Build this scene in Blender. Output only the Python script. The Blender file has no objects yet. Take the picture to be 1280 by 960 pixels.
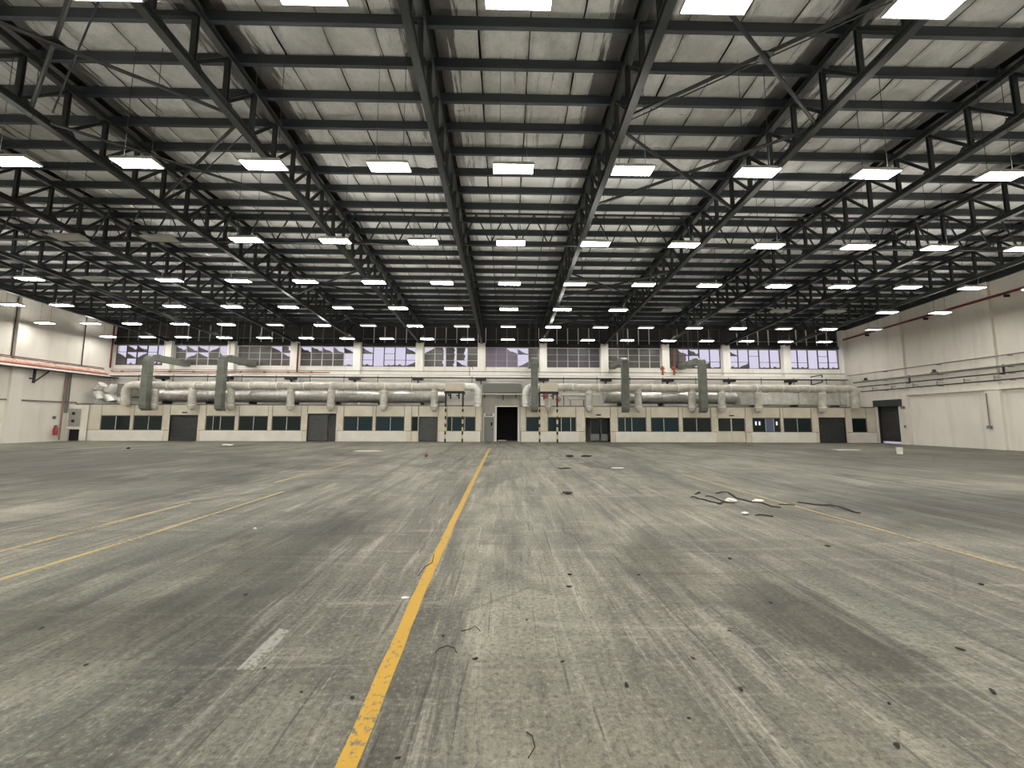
import bpy, bmesh, math, random
from mathutils import Vector, Matrix, noise
random.seed(7)
SC = bpy.context.scene
COL = SC.collection

# ------------------------------------------------------------------ camera
CAM_H = 1.748
def make_camera():
    pi_, ya, ro = math.radians(5.649), math.radians(0.985), math.radians(0.213)
    fw = Vector((math.sin(ya)*math.cos(pi_), math.cos(ya)*math.cos(pi_), math.sin(pi_)))
    r = Vector((math.cos(ya), -math.sin(ya), 0)); u = r.cross(fw)
    c, s = math.cos(ro), math.sin(ro)
    r2 = r*c + u*s; u2 = u*c - r*s
    cd = bpy.data.cameras.new('camera'); co = bpy.data.objects.new('camera', cd); COL.objects.link(co)
    cd.sensor_fit = 'HORIZONTAL'; cd.sensor_width = 36; cd.lens = 481/1280*36
    cd.clip_start = .05; cd.clip_end = 500
    m = Matrix((r2, u2, -fw)).transposed().to_4x4(); m.translation = (0, 0, CAM_H)
    co.matrix_world = m
    SC.camera = co
make_camera()

# ------------------------------------------------------------------ sky and exposure
W = bpy.data.worlds.new('sky'); SC.world = W; W.use_nodes = True
W.node_tree.nodes['Background'].inputs[0].default_value = (.80, .76, .95, 1)
W.node_tree.nodes['Background'].inputs[1].default_value = .85
SC.view_settings.view_transform = 'Standard'; SC.view_settings.look = 'None'
SC.view_settings.gamma = 1; SC.view_settings.use_curve_mapping = False
SC.view_settings.exposure = 0.0
LAMP_STRENGTH = 58.0
SC.cycles.max_bounces = 8; SC.cycles.diffuse_bounces = 5

# ------------------------------------------------------------------ hall dimensions (metres)
XL, XR = -37.7, 33.6            # side walls
YP, YU = 34.48, 37.32           # office partition, window wall
YB = -10.0                      # wall behind
SL = .06                        # roof fall towards the window wall
X0 = -2.34                      # a truss line; bays are 6 m
TRX = [X0 + 6*(i-5) for i in range(11)]
PUR_Y0, PUR_S = 9.8, 1.198
def roofz(y): return 13.51 - SL*y      # purlin centre line

# ------------------------------------------------------------------ materials
def mat(name, col, rough=.7, metal=0., spec=.5):
    m = bpy.data.materials.new(name); m.use_nodes = True
    b = m.node_tree.nodes['Principled BSDF']
    b.inputs['Base Color'].default_value = (*col, 1); b.inputs['Roughness'].default_value = rough
    b.inputs['Metallic'].default_value = metal; b.inputs['Specular IOR Level'].default_value = spec
    return m
class NT:
    def __init__(s, m): s.t = m.node_tree; s.b = s.t.nodes['Principled BSDF']
    def n(s, typ, **kw):
        o = s.t.nodes.new('ShaderNode'+typ)
        for k, v in kw.items(): setattr(o, k, v)
        return o
    def l(s, a, b): s.t.links.new(a, b)
    def pos(s, scale=(1,1,1), rot=0):
        g = s.n('NewGeometry'); mp = s.n('Mapping'); s.l(g.outputs['Position'], mp.inputs[0])
        mp.inputs['Scale'].default_value = scale; mp.inputs['Rotation'].default_value = (0, 0, rot)
        return mp.outputs[0]
    def noise(s, vec, scale, detail=4, rough=.55, dist=0):
        o = s.n('TexNoise'); s.l(vec, o.inputs['Vector'])
        o.inputs['Scale'].default_value = scale; o.inputs['Detail'].default_value = detail
        o.inputs['Roughness'].default_value = rough; o.inputs['Distortion'].default_value = dist
        return o.outputs['Fac']
    def ramp(s, fac, stops):
        o = s.n('ValToRGB'); s.l(fac, o.inputs[0]); e = o.color_ramp.elements
        while len(e) < len(stops): e.new(.5)
        for q, (p, c) in zip(e, stops):
            q.position = p; q.color = (*c, 1) if isinstance(c, tuple) else (c, c, c, 1)
        return o.outputs[0]
    def mix(s, fac, a, b, mode='MIX'):
        o = s.n('Mix', data_type='RGBA', blend_type=mode)
        if isinstance(fac, (int, float)): o.inputs[0].default_value = fac
        else: s.l(fac, o.inputs[0])
        for i, v in ((6, a), (7, b)):
            if isinstance(v, tuple): o.inputs[i].default_value = (*v, 1)
            else: s.l(v, o.inputs[i])
        return o.outputs[2]
    def math(s, op, a, b=0.):
        o = s.n('Math', operation=op)
        for i, v in ((0, a), (1, b)):
            if isinstance(v, (int, float)): o.inputs[i].default_value = v
            else: s.l(v, o.inputs[i])
        return o.outputs[0]
    def bump(s, h, strength=.3, dist=.02):
        o = s.n('Bump'); s.l(h, o.inputs['Height'])
        o.inputs['Strength'].default_value = strength; o.inputs['Distance'].default_value = dist
        s.l(o.outputs[0], s.b.inputs['Normal'])
    def color(s, c): s.l(c, s.b.inputs['Base Color'])

def mottled(name, col, col2, scale, rough=.7, metal=0., detail=5, stretch=(1,1,1), bump=0., lo=.35, hi=.65):
    m = mat(name, col, rough, metal); t = NT(m)
    f = t.noise(t.pos(stretch), scale, detail)
    t.color(t.ramp(f, [(lo, col), (hi, col2)]))
    if bump: t.bump(f, bump, .02)
    return m

M = {}
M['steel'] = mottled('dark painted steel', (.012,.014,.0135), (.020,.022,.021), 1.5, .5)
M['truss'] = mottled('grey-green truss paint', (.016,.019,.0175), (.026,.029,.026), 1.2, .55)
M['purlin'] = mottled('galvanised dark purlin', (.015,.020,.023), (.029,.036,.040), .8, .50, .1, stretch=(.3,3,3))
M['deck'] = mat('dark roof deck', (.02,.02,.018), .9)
M['galv'] = mottled('galvanised duct steel', (.46,.46,.44), (.62,.62,.59), 3., .30, .75)
M['wrap'] = mottled('duct insulation wrap', (.50,.48,.42), (.70,.68,.61), 2.2, .6, .1, bump=.6)
M['foil'] = mottled('silver foil wrap', (.70,.70,.66), (.90,.89,.85), 2.6, .40, .20, bump=.9)
M['green'] = mottled('grey-green duct paint', (.105,.12,.10), (.165,.178,.15), 1.6, .55)
M['cream'] = mottled('cream painted panel', (.64,.59,.475), (.73,.68,.565), 1.2, .55)
M['backing'] = mat('dark partition backing', (.20,.18,.14), .8)  # darker than the panels so the gaps between them read as seams
M['creamlow'] = mottled('white kerb panel', (.76,.73,.66), (.84,.81,.74), 1.5, .5)
M['frame'] = mat('window frame', (.62,.61,.58), .5, .1)
M['darkframe'] = mat('rusty dark window frame', (.05,.04,.045), .7)
M['glass'] = mat('dark tinted glass', (.010,.018,.019), .08, 0, .3)
M['glass2'] = mat('teal tinted glass', (.014,.034,.042), .10, 0, .35)
M['glasslit'] = mat('lit blue office pane', (.13,.17,.26), .15, 0, .3)  # lit pane: light from inside put into the paler base colour
M['shutter'] = mottled('dark grey shutter', (.035,.038,.040), (.052,.055,.057), 4., .5, .2)
M['shutter2'] = mottled('mid grey shutter', (.065,.07,.07), (.085,.09,.088), 4., .5, .2)
M['black'] = mat('unlit void black', (.006,.006,.006), .9)  # stands in for the darkness inside the doorway and cabinet opening
M['blacksteel'] = mat('black steel', (.02,.02,.02), .5)
M['red'] = mottled('red pipe paint', (.30,.045,.025), (.42,.075,.04), 5., .5)
M['darkred'] = mottled('dark red pipe paint', (.13,.015,.018), (.20,.03,.03), 5., .5)
M['pinkpipe'] = mottled('faded pink pipe', (.66,.40,.32), (.80,.60,.50), 3., .55)
M['greypipe'] = mat('grey pipe', (.20,.19,.17), .5, .2)
M['bracketgrey'] = mat('pale grey bracket', (.36,.34,.30), .6)
M['rustpipe'] = mottled('rust brown pipe', (.26,.15,.12), (.36,.22,.18), 4., .6)
M['whitepipe'] = mat('white pipe', (.78,.75,.68), .5)
M['lampbody'] = mat('lamp housing', (.60,.60,.58), .45)
M['hanger'] = mat('lamp hanger wire', (.04,.04,.038), .8)
M['doorgrey'] = mat('grey door', (.20,.21,.19), .5)
M['signgreen'] = mat('green sign', (.09,.22,.15), .5)
M['white'] = mat('white paint', (.78,.76,.72), .5)
M['paper'] = mottled('dirty white paper', (.62,.60,.55), (.80,.78,.73), 30., .8)
M['rubber'] = mottled('black rubber strip', (.010,.010,.010), (.03,.028,.026), 20., .8)
M['wood'] = mottled('grubby brown scrap', (.03,.025,.02), (.07,.055,.04), 20., .85)
M['redplastic'] = mat('red plastic', (.36,.035,.035), .4)
M['grit'] = mat('dark grit', (.025,.023,.02), .9)

def emis(name, col, st):
    m = bpy.data.materials.new(name); m.use_nodes = True; t = m.node_tree
    t.nodes.remove(t.nodes['Principled BSDF']); e = t.nodes.new('ShaderNodeEmission')
    e.inputs[0].default_value = (*col, 1); e.inputs[1].default_value = st
    t.links.new(e.outputs[0], t.nodes['Material Output'].inputs[0]); return m
M['lamp_on'] = emis('lit lamp diffuser', (1, .965, .90), LAMP_STRENGTH)
M['lamp_dim'] = emis('dim lamp diffuser', (1, .93, .87), LAMP_STRENGTH*.045)
M['litwin'] = emis('lit inner window', (.93,.97,1.), 1.1)
M['lamp_off'] = mat('unlit lamp diffuser', (.55,.55,.53), .4)

def wall_mat(name, c1, c2, block):
    m = mat(name, c1, .75); t = NT(m)
    big = t.noise(t.pos((1,1,.45)), .35, 6, .6)
    base = t.ramp(big, [(.3, c2), (.62, c1)])
    streak = t.noise(t.pos((1.6,1.6,.12)), 1.0, 5, .65)
    sf = t.ramp(streak, [(.52, 0.), (.78, .45)])
    base = t.mix(sf, base, tuple(x*.62 for x in c2))
    t.color(base)
    return m
M['wall'] = wall_mat('cream rendered wall', (.80,.765,.69), (.70,.665,.595), True)
M['wallback'] = wall_mat('white rendered window wall', (.90,.885,.83), (.83,.81,.745), True)
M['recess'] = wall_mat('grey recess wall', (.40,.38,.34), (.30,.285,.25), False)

# dirty wired glass that lets a little sky through
def dirty_glass(name, c, tr):
    m = mat(name, c, .35); t = NT(m)
    f = t.noise(t.pos(), 1.3, 5); t.color(t.ramp(f, [(.3, tuple(x*.7 for x in c)), (.7, tuple(x*1.25 for x in c))]))
    tl = t.n('BsdfTranslucent'); tl.inputs[0].default_value = (.8, .72, .82, 1)
    mx = t.n('MixShader'); mx.inputs[0].default_value = tr
    out = t.t.nodes['Material Output']
    t.l(t.b.outputs[0], mx.inputs[1]); t.l(tl.outputs[0], mx.inputs[2]); t.l(mx.outputs[0], out.inputs[0])
    return m
M['pane'] = dirty_glass('dirty brown window glass', (.075,.070,.066), .05)
M['panelilac'] = dirty_glass('pale lilac dirty glass', (.12,.105,.12), .42)
M['panepurple'] = dirty_glass('purple grey dirty glass', (.085,.078,.09), .14)
M['clere'] = mat('dark clerestory sheet', (.014,.011,.010), .6)

# concrete floor
def floor_mat():
    m = mat('worn concrete', (.2,.2,.18), .62, 0, .35); t = NT(m)
    p = t.pos()
    big = t.noise(p, .13, 6, .62, .8)
    base = t.ramp(big, [(.30, (.118,.114,.096)), (.46, (.195,.192,.162)), (.64, (.275,.270,.232))])
    # green-grey and warm-grey drifts
    tint = t.noise(t.pos((1,.5,1), .1), .33, 4, .55, .5)
    base = t.mix(t.ramp(tint, [(.48, 0.), (.66, .45)]), base, (.165,.185,.158))
    mid = t.noise(t.pos((1.3,.7,1), .15), .8, 9, .70, 1.0)
    base = t.mix(t.ramp(mid, [(.34, .75), (.50, 0.)]), base, (.070,.069,.060))
    base = t.mix(t.ramp(mid, [(.54, 0.), (.68, .65)]), base, (.345,.340,.300))
    # wheel drag streaks down the hall, broad and fine
    s0 = t.noise(t.pos((1.1,.10,1), .06), 1.0, 7, .68, .5)
    base = t.mix(t.ramp(s0, [(.50, 0.), (.66, .80)]), base, (.062,.060,.056))
    s1 = t.noise(t.pos((4.2,.30,1), -.10), 1.0, 7, .70, .5)
    base = t.mix(t.ramp(s1, [(.52, 0.), (.66, .55)]), base, (.070,.068,.060))
    s3 = t.noise(t.pos((4.5,.32,1), .22), 1.1, 7, .72, .5)
    base = t.mix(t.ramp(s3, [(.53, 0.), (.66, .55)]), base, (.360,.355,.315))
    # swept arcs across the hall
    s2 = t.noise(t.pos((.22,1.9,1), .42), .8, 7, .70, 1.6)
    base = t.mix(t.ramp(s2, [(.53, 0.), (.68, .55)]), base, (.085,.082,.072))
    s6 = t.noise(t.pos((.30,2.6,1), -.5), .8, 7, .70, 1.8)
    base = t.mix(t.ramp(s6, [(.55, 0.), (.68, .40)]), base, (.36,.355,.315))
    # thin scratches
    s4 = t.noise(t.pos((14,.5,1), .3), 1.3, 3, .6, .3)
    base = t.mix(t.ramp(s4, [(.64, 0.), (.70, .35)]), base, (.40,.39,.35))
    s5 = t.noise(t.pos((11,.45,1), -.25), 1.7, 3, .6, .5)
    base = t.mix(t.ramp(s5, [(.62, 0.), (.68, .6)]), base, (.045,.045,.04))
    # oily black patches
    oil = t.noise(t.pos((1,.45,1), .12), .42, 5, .60, 1.0)
    base = t.mix(t.ramp(oil, [(.57, 0.), (.70, .75)]), base, (.042,.041,.040))
    # chips, grit and fine grain
    gr = t.noise(p, 26, 8, .80)
    base = t.mix(t.ramp(gr, [(.36, .75), (.49, 0.)]), base, (.050,.048,.042))
    base = t.mix(t.ramp(gr, [(.54, 0.), (.66, .50)]), base, (.40,.395,.35))
    w = t.noise(t.pos(), 1.2, 5, .65)
    v = t.n('TexVoronoi', feature='DISTANCE_TO_EDGE'); v.inputs['Scale'].default_value = .16
    mv = t.n('VectorMath', operation='ADD'); sc = t.n('Combine' 'XYZ')
    t.l(w, sc.inputs[0]); t.l(w, sc.inputs[1]); t.l(p, mv.inputs[0]); t.l(sc.outputs[0], mv.inputs[1]); t.l(mv.outputs[0], v.inputs['Vector'])
    ck = t.ramp(v.outputs['Distance'], [(.0, .3), (.0012, 0.)])
    base = t.mix(ck, base, (.05,.048,.042))
    # big darker areas and smears with ragged edges
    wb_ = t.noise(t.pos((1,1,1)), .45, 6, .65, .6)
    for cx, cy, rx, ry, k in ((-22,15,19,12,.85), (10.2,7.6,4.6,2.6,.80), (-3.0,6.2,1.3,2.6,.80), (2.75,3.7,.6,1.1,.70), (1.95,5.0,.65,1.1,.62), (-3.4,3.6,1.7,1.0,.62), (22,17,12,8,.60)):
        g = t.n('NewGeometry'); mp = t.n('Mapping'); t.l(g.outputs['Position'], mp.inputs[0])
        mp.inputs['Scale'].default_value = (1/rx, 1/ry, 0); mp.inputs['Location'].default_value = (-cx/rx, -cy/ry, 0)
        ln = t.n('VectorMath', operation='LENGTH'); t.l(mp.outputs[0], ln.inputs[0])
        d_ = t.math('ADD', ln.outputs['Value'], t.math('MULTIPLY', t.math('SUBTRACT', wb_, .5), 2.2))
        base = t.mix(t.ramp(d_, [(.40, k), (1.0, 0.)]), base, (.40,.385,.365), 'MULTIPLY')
    gm = t.n('Gamma'); t.l(base, gm.inputs[0]); gm.inputs[1].default_value = 1.28; base = gm.outputs[0]
    base = t.mix(1.0, base, (1.38,1.355,1.305), 'MULTIPLY')
    t.color(base)
    t.bump(t.math('ADD', t.math('MULTIPLY', gr, .6), mid), .4, .008)
    rr = t.ramp(mid, [(.3, .50), (.7, .75)]); t.l(rr, t.b.inputs['Roughness'])
    return m
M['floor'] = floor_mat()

def line_mat(name, c, wear):
    m = mat(name, c, .6); t = NT(m)
    f = t.noise(t.pos(), 22, 6, .7); g = t.noise(t.pos((1,.4,1)), 2.2, 4, .6)
    a = t.ramp(t.math('ADD', t.math('MULTIPLY', f, .65), t.math('MULTIPLY', g, .35)), [(wear, 1.), (wear+.07, 0.)])
    t.color(t.mix(a, c, (.11,.105,.085)))
    return m
M['yellow'] = line_mat('yellow floor paint', (.43,.25,.014), .39)
M['yellowfaded'] = line_mat('faded yellow floor paint', (.36,.275,.11), .43)
M['whitepaint'] = line_mat('worn white floor paint', (.25,.25,.22), .44)

def sheet_mat():
    m = mat('grubby foil roof insulation', (.5,.5,.45), .46, .06); t = NT(m)
    big = t.noise(t.pos((1,1,1)), .9, 7, .65, .4)
    base = t.ramp(big, [(.30, (.32,.315,.29)), (.66, (.49,.485,.455))])
    fine = t.noise(t.pos((3,2,1)), 3.0, 6, .7, .6)
    base = t.mix(t.ramp(fine, [(.30, .35), (.50, 0.)]), base, (.17,.165,.15))
    st = t.noise(t.pos((3.2,.28,1)), 1.0, 6, .7, .3)
    # streaky grime, heaviest along the truss lines every 6 m
    g = t.n('NewGeometry'); sx = t.n('SeparateXYZ'); t.l(g.outputs['Position'], sx.inputs[0])
    ph = t.math('PINGPONG', t.math('SUBTRACT', sx.outputs[0], X0), 3.0)
    near = t.ramp(t.math('DIVIDE', ph, 3.0), [(.06, .36), (.42, 0.)])
    f = t.ramp(t.math('ADD', st, near), [(.62, 0.), (.70, .92)])
    base = t.mix(f, base, (.045,.04,.035))
    sp = t.noise(t.pos((.9,4.5,1)), 1.0, 4, .6, 1.)
    base = t.mix(t.ramp(sp, [(.69, 0.), (.73, .85)]), base, (.05,.045,.04))
    t.color(base)
    cr = t.noise(t.pos(), 7, 4, .6); t.bump(cr, .6, .04)
    # past the torn edge: bare shinier foil, reflected light painted in as paler colour
    ya = t.math('ADD', sx.outputs[1], t.math('MULTIPLY', big, 3.0))
    bare = t.ramp(t.math('DIVIDE', ya, 40.0), [(.40, 0.), (.44, 1.), (.76, 1.), (.83, 0.)])
    t.l(t.math('ADD', t.math('MULTIPLY', bare, .12), .06), t.b.inputs['Metallic'])
    t.color(t.mix(bare, base, t.mix(t.math('MULTIPLY', f, .6), (.88,.88,.86), (.08,.07,.06))))
    return m
M['sheet'] = sheet_mat()

# striped post
def stripe_mat():
    m = mat('black and yellow hazard stripes', (.5,.35,.05), .5); t = NT(m)
    g = t.n('NewGeometry'); sx = t.n('SeparateXYZ'); t.l(g.outputs['Position'], sx.inputs[0])
    f = t.math('LESS_THAN', t.math('FRACT', t.math('DIVIDE', sx.outputs[2], .65)), .45)
    lo = t.math('LESS_THAN', sx.outputs[2], 3.05)
    t.color(t.mix(t.math('MULTIPLY', f, lo), t.mix(lo, (.015,.015,.015), (.62,.54,.27)), (.015,.015,.015)))
    return m
M['stripe'] = stripe_mat()

# ------------------------------------------------------------------ mesh helpers
class MB:
    def __init__(s): s.v = []; s.f = []
    def box(s, x0, x1, y0, y1, z0, z1):
        b = len(s.v)
        s.v += [(x, y, z) for z in (z0, z1) for y in (y0, y1) for x in (x0, x1)]
        s.f += [tuple(b+i for i in q) for q in ((0,2,3,1),(4,5,7,6),(0,1,5,4),(2,6,7,3),(0,4,6,2),(1,3,7,5))]
        return s
    def rings(s, rs, caps=True, closed=True):
        b = len(s.v); n = len(rs[0])
        for r in rs: s.v += [tuple(p) for p in r]
        for i in range(len(rs)-1):
            for k in range(n if closed else n-1):
                a = b+i*n+k; c = b+i*n+(k+1) % n
                s.f.append((a, c, c+n, a+n))
        if caps:
            s.f.append(tuple(b+k for k in reversed(range(n)))); s.f.append(tuple(b+(len(rs)-1)*n+k for k in range(n)))
        return s
    def tube(s, path, r, n=10, jit=0., up=(0,0,1)):
        path = [Vector(p) for p in path]; rs = []
        rr = r if isinstance(r, (list, tuple)) else [r]*len(path)
        for i, p in enumerate(path):
            d = (path[min(i+1, len(path)-1)] - path[max(i-1, 0)]).normalized()
            a = d.cross(Vector(up))
            if a.length < 1e-3: a = d.cross(Vector((1,0,0)))
            a.normalize(); b = a.cross(d).normalized(); ring = []
            for k in range(n):
                t = 2*math.pi*k/n
                q = p + (a*math.cos(t) + b*math.sin(t))*rr[i]
                if jit: q += (q-p)*(noise.noise(q*2.3)*jit + noise.noise(q*6.1)*jit*.6)
                ring.append(q)
            rs.append(ring)
        return s.rings(rs)
    def prism(s, poly, d, axis='y', at=0):
        b = len(s.v); n = len(poly)
        for k in (0, 1):
            for a, c in poly:
                w = at+k*d
                s.v.append((a, w, c) if axis == 'y' else (w, a, c) if axis == 'x' else (a, c, w))
        s.f.append(tuple(range(b, b+n))); s.f.append(tuple(reversed(range(b+n, b+2*n))))
        for k in range(n):
            j = (k+1) % n; s.f.append((b+k, b+n+k, b+n+j, b+j))
        return s
    def mesh(s, name, m=None, smooth=False):
        me = bpy.data.meshes.new(name); me.from_pydata([tuple(v) for v in s.v], [], s.f); me.validate()
        bm = bmesh.new(); bm.from_mesh(me); bmesh.ops.recalc_face_normals(bm, faces=bm.faces); bm.to_mesh(me); bm.free()
        if m is not None: me.materials.append(m)
        if smooth:
            me.shade_smooth()
            try: me.set_sharp_from_angle(angle=math.radians(40))
            except Exception: pass
        return me
def link(name, me, parent=None, loc=(0,0,0)):
    o = bpy.data.objects.new(name, me); COL.objects.link(o); o.location = loc
    if parent is not None: o.parent = parent
    return o
def part(name, mb, m, parent, smooth=False, bevel=0.):
    """mb holds world coordinates; the part is stored relative to its thing's base"""
    off = Vector((0,0,0)); p = parent
    while p is not None: off += Vector(p.location); p = p.parent
    b = MB(); b.v = [tuple(Vector(v)-off) for v in mb.v]; b.f = mb.f
    o = link(name, b.mesh(name, M[m] if isinstance(m, str) else m, smooth), parent)
    if bevel:
        md = o.modifiers.new('bevel', 'BEVEL'); md.width = bevel; md.segments = 2
    return o
def tag(o, label, cat, group=None):
    o['label'] = label; o['category'] = cat
    if group: o['group'] = group
    return o
def thing(name, label, cat, loc, group=None):
    return tag(link(name, None, None, loc), label, cat, group)
def struct(name, mb, m, kind='structure'):
    o = link(name, mb.mesh(name, M[m])); o['kind'] = kind; return o
def solo(name, mb, m, label, cat, group=None, smooth=False, bevel=0.):
    c = Vector((sum(v[0] for v in mb.v)/len(mb.v), sum(v[1] for v in mb.v)/len(mb.v), min(v[2] for v in mb.v)))
    b = MB(); b.v = [tuple(Vector(v)-c) for v in mb.v]; b.f = mb.f
    o = tag(link(name, b.mesh(name, M[m], smooth), None, c), label, cat, group)
    if bevel:
        md = o.modifiers.new('bevel', 'BEVEL'); md.width = bevel; md.segments = 2
    return o
def member(name, me, a, b, parent):
    """a shared unit-length profile (along local x) stretched between two points given relative to the parent"""
    a, b = Vector(a), Vector(b); d = b-a; o = link(name, me, parent)
    x = d.normalized(); z = Vector((0,0,1)) if abs(x.z) < .95 else Vector((0,1,0))
    y = z.cross(x).normalized(); z = x.cross(y)
    m = Matrix((x*d.length, y, z)).transposed().to_4x4(); m.translation = a
    o.matrix_local = m; return o
def arc(c, a, b, n=6):
    """points on the quarter circle from c+a to c+b"""
    c, a, b = Vector(c), Vector(a), Vector(b)
    return [c + a*math.cos(t) + b*math.sin(t) for t in [math.pi/2*i/n for i in range(n+1)]]

ORD = ['first','second','third','fourth','fifth','sixth','seventh','eighth','ninth','tenth','eleventh','twelfth','thirteenth','fourteenth','fifteenth','sixteenth','seventeenth','eighteenth','nineteenth']

# ================================================================== FLOOR
fl = MB().box(XL-.3, XR+.3, YB-.3, YU+.3, -.2, 0.)
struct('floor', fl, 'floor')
yard = MB().box(XR+.31, XR+30, YB, YU+20, -.25, -.02)
M['yard'] = mottled('pale yard concrete', (.72,.70,.70), (.8,.78,.78), .5, .8)
struct('ground_yard', yard, 'yard')

# ================================================================== CEILING
deck = MB()
zt = lambda y: roofz(y)+.45
deck.rings([[(XL-.3,YB-.3,zt(YB)),(XR+.3,YB-.3,zt(YB)),(XR+.3,YB-.3,zt(YB)+.1),(XL-.3,YB-.3,zt(YB)+.1)],
            [(XL-.3,YU+.6,zt(YU+.6)),(XR+.3,YU+.6,zt(YU+.6)),(XR+.3,YU+.6,zt(YU+.6)+.1),(XL-.3,YU+.6,zt(YU+.6)+.1)]])
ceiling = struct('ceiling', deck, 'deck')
# insulation sheets, 1.5 m wide, running down the roof slope, sagging between purlins
def sheet(x0, x1):
    mb = MB(); ny = 170; nx = 5; ys = [YB+.05+(YU-YB-.1)*j/ny for j in range(ny+1)]
    for y in ys:
        ph = ((y-PUR_Y0)/PUR_S) % 1.0
        sag = -.035*math.sin(math.pi*ph)
        torn = max(0, 1-abs(y-15.6)/2.6)
        for i in range(nx+1):
            x = x0+(x1-x0)*i/nx
            c = noise.noise(Vector((x*1.7, y*1.7, 3.1)))*.035 + noise.noise(Vector((x*5.3, y*5.3, 9)))*.02
            c += torn*(noise.noise(Vector((x*4.1, y*6.7, 5)))*.10 - .03) + (noise.noise(Vector((x*3.1, y*7.7, 8)))*.05 if y > 13.5 else 0)
            edge = -.03*abs(noise.noise(Vector((x0*3, y*1.1, 2)))) if i in (0, nx) else 0
            mb.v.append((x + (noise.noise(Vector((y*.8, x0, i)))*.035 if i in (0, nx) else 0), y, roofz(y)+.22+sag+c+edge))
    for j in range(ny):
        for i in range(nx):
            a = j*(nx+1)+i; mb.f.append((a, a+1, a+nx+2, a+nx+1))
    o = link('insulation_sheet', mb.mesh('insulation_sheet', M['sheet'], True), ceiling)
    md = o.modifiers.new('solid', 'SOLIDIFY'); md.thickness = .012
    return o
edges = []
k = math.floor((XL-X0)/1.5)
while X0+1.5*k < XR:
    a, b = X0+1.5*k, X0+1.5*(k+1)
    a += .22 if k % 4 == 0 else .022; b -= .10 if (k+1) % 4 == 0 else .022
    a, b = max(a, XL+.02), min(b, XR-.02)
    if b-a > .15: sheet(a, b)
    k += 1
# purlins: cold-formed channels across the hall
ch = [(-.06,-.15),(.06,-.15),(.06,-.11),(.046,-.11),(.046,-.136),(-.044,-.136),(-.044,.136),(.046,.136),(.046,.11),(.06,.11),(.06,.15),(-.06,.15)]
pm = MB().prism(ch, XR-XL-.04, 'x', 0).mesh('purlin', M['purlin'])
j = math.ceil((YB-PUR_Y0)/PUR_S)
PURS = []
while PUR_Y0+PUR_S*j < YU-.05:
    y = PUR_Y0+PUR_S*j; PURS.append(y)
    link('purlin', pm, ceiling, (XL+.02, y, roofz(y))); j += 1

# ================================================================== WALLS
def wall_side(name, x, sgn, holes=()):
    mb = MB(); x0, x1 = (x, x+.3) if sgn > 0 else (x-.3, x)
    ys = sorted([YB-.3, YU+.3]+[h for q in holes for h in q[:2]])
    top = 14.6
    for a, b in zip(ys, ys[1:]):
        hz = [q for q in holes if abs(q[0]-a) < 1e-6]
        mb.box(x0, x1, a, b, hz[0][2] if hz else -.2, top)
    return struct(name, mb, 'wall')
wl = wall_side('wall_left', XL, -1)
wr = wall_side('wall_right', XR, 1, [(31.95, 34.05, 3.3)])
struct('wall_rear', MB().box(XL, XR, YB-.3, YB, -.2, 14.6), 'wall')
NTRIM = [0]
def trim(mb, m):
    NTRIM[0] += 1; return struct('trim_%d' % NTRIM[0], mb, m)
# pilasters and ledges on the side walls
for y in [25.35+6.03*k for k in range(-5, 2)]:
    trim(MB().box(XR-.22, XR, y, y+.78, 0, roofz(y)-.35), 'wall')
    if y+5.1 < 36: trim(MB().box(XL, XL+.22, y+4.35, y+5.1, 0, roofz(y)-.35), 'wall')
trim(MB().box(XR-.42, XR, YU-.55, YU, 3.2, 10.9), 'wallback')
trim(MB().box(XR-.06, XR, YB, 31.8, 3.86, 4.0), 'wall')
trim(MB().box(XR-.27, XR, YB, 31.3, 4.08, 4.40), 'wall')
trim(MB().box(XL, XL+.07, YB, YP, 3.24, 3.36), 'greypipe')

for xa, xb in ((XR-.22, XR), (XL, XL+.22)):
    trim(MB().rings([[(xa,y,roofz(y)-.42),(xb,y,roofz(y)-.42),(xb,y,roofz(y)+.16),(xa,y,roofz(y)+.16)] for y in (YB, YU-.02)]), 'steel')
# window wall ---------------------------------------------------------------
BX = [XL] + TRX + [XR]
mb = MB().box(XL, XR, YU, YU+.3, -.2, 7.06)
mb.box(XL, XR, YU, YU+.3, 9.03, 9.36)
for x in TRX: mb.box(x-.36, x+.36, YU, YU+.3, 7.06, 9.03)
mb.box(XL, XL+.12, YU, YU+.3, 7.06, 9.03); mb.box(XR-.42, XR, YU, YU+.3, 7.06, 9.03)
wb = struct('wall_back', mb, 'wallback')
mb = MB().box(XL, XR, YU, YU+.3, 11.1, 12.4).box(XL, XL+.12, YU, YU+.3, 9.36, 11.1).box(XR-.42, XR, YU, YU+.3, 9.36, 11.1)
for x in TRX: mb.box(x-.36, x+.36, YU, YU+.3, 9.36, 11.1)
struct('wall_back_upper', mb, 'clere')
for x in TRX:
    part('column', MB().box(x-.36, x+.36, YU-.45, YU, 3.2, 9.4), 'wallback', wb, bevel=.02)
part('lintel', MB().box(XL, XR, YU-.12, YU, 9.05, 9.36), 'steel', wb)
part('sill', MB().box(XL, XR, YU-.06, YU, 6.98, 7.06), 'wallback', wb)

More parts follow.
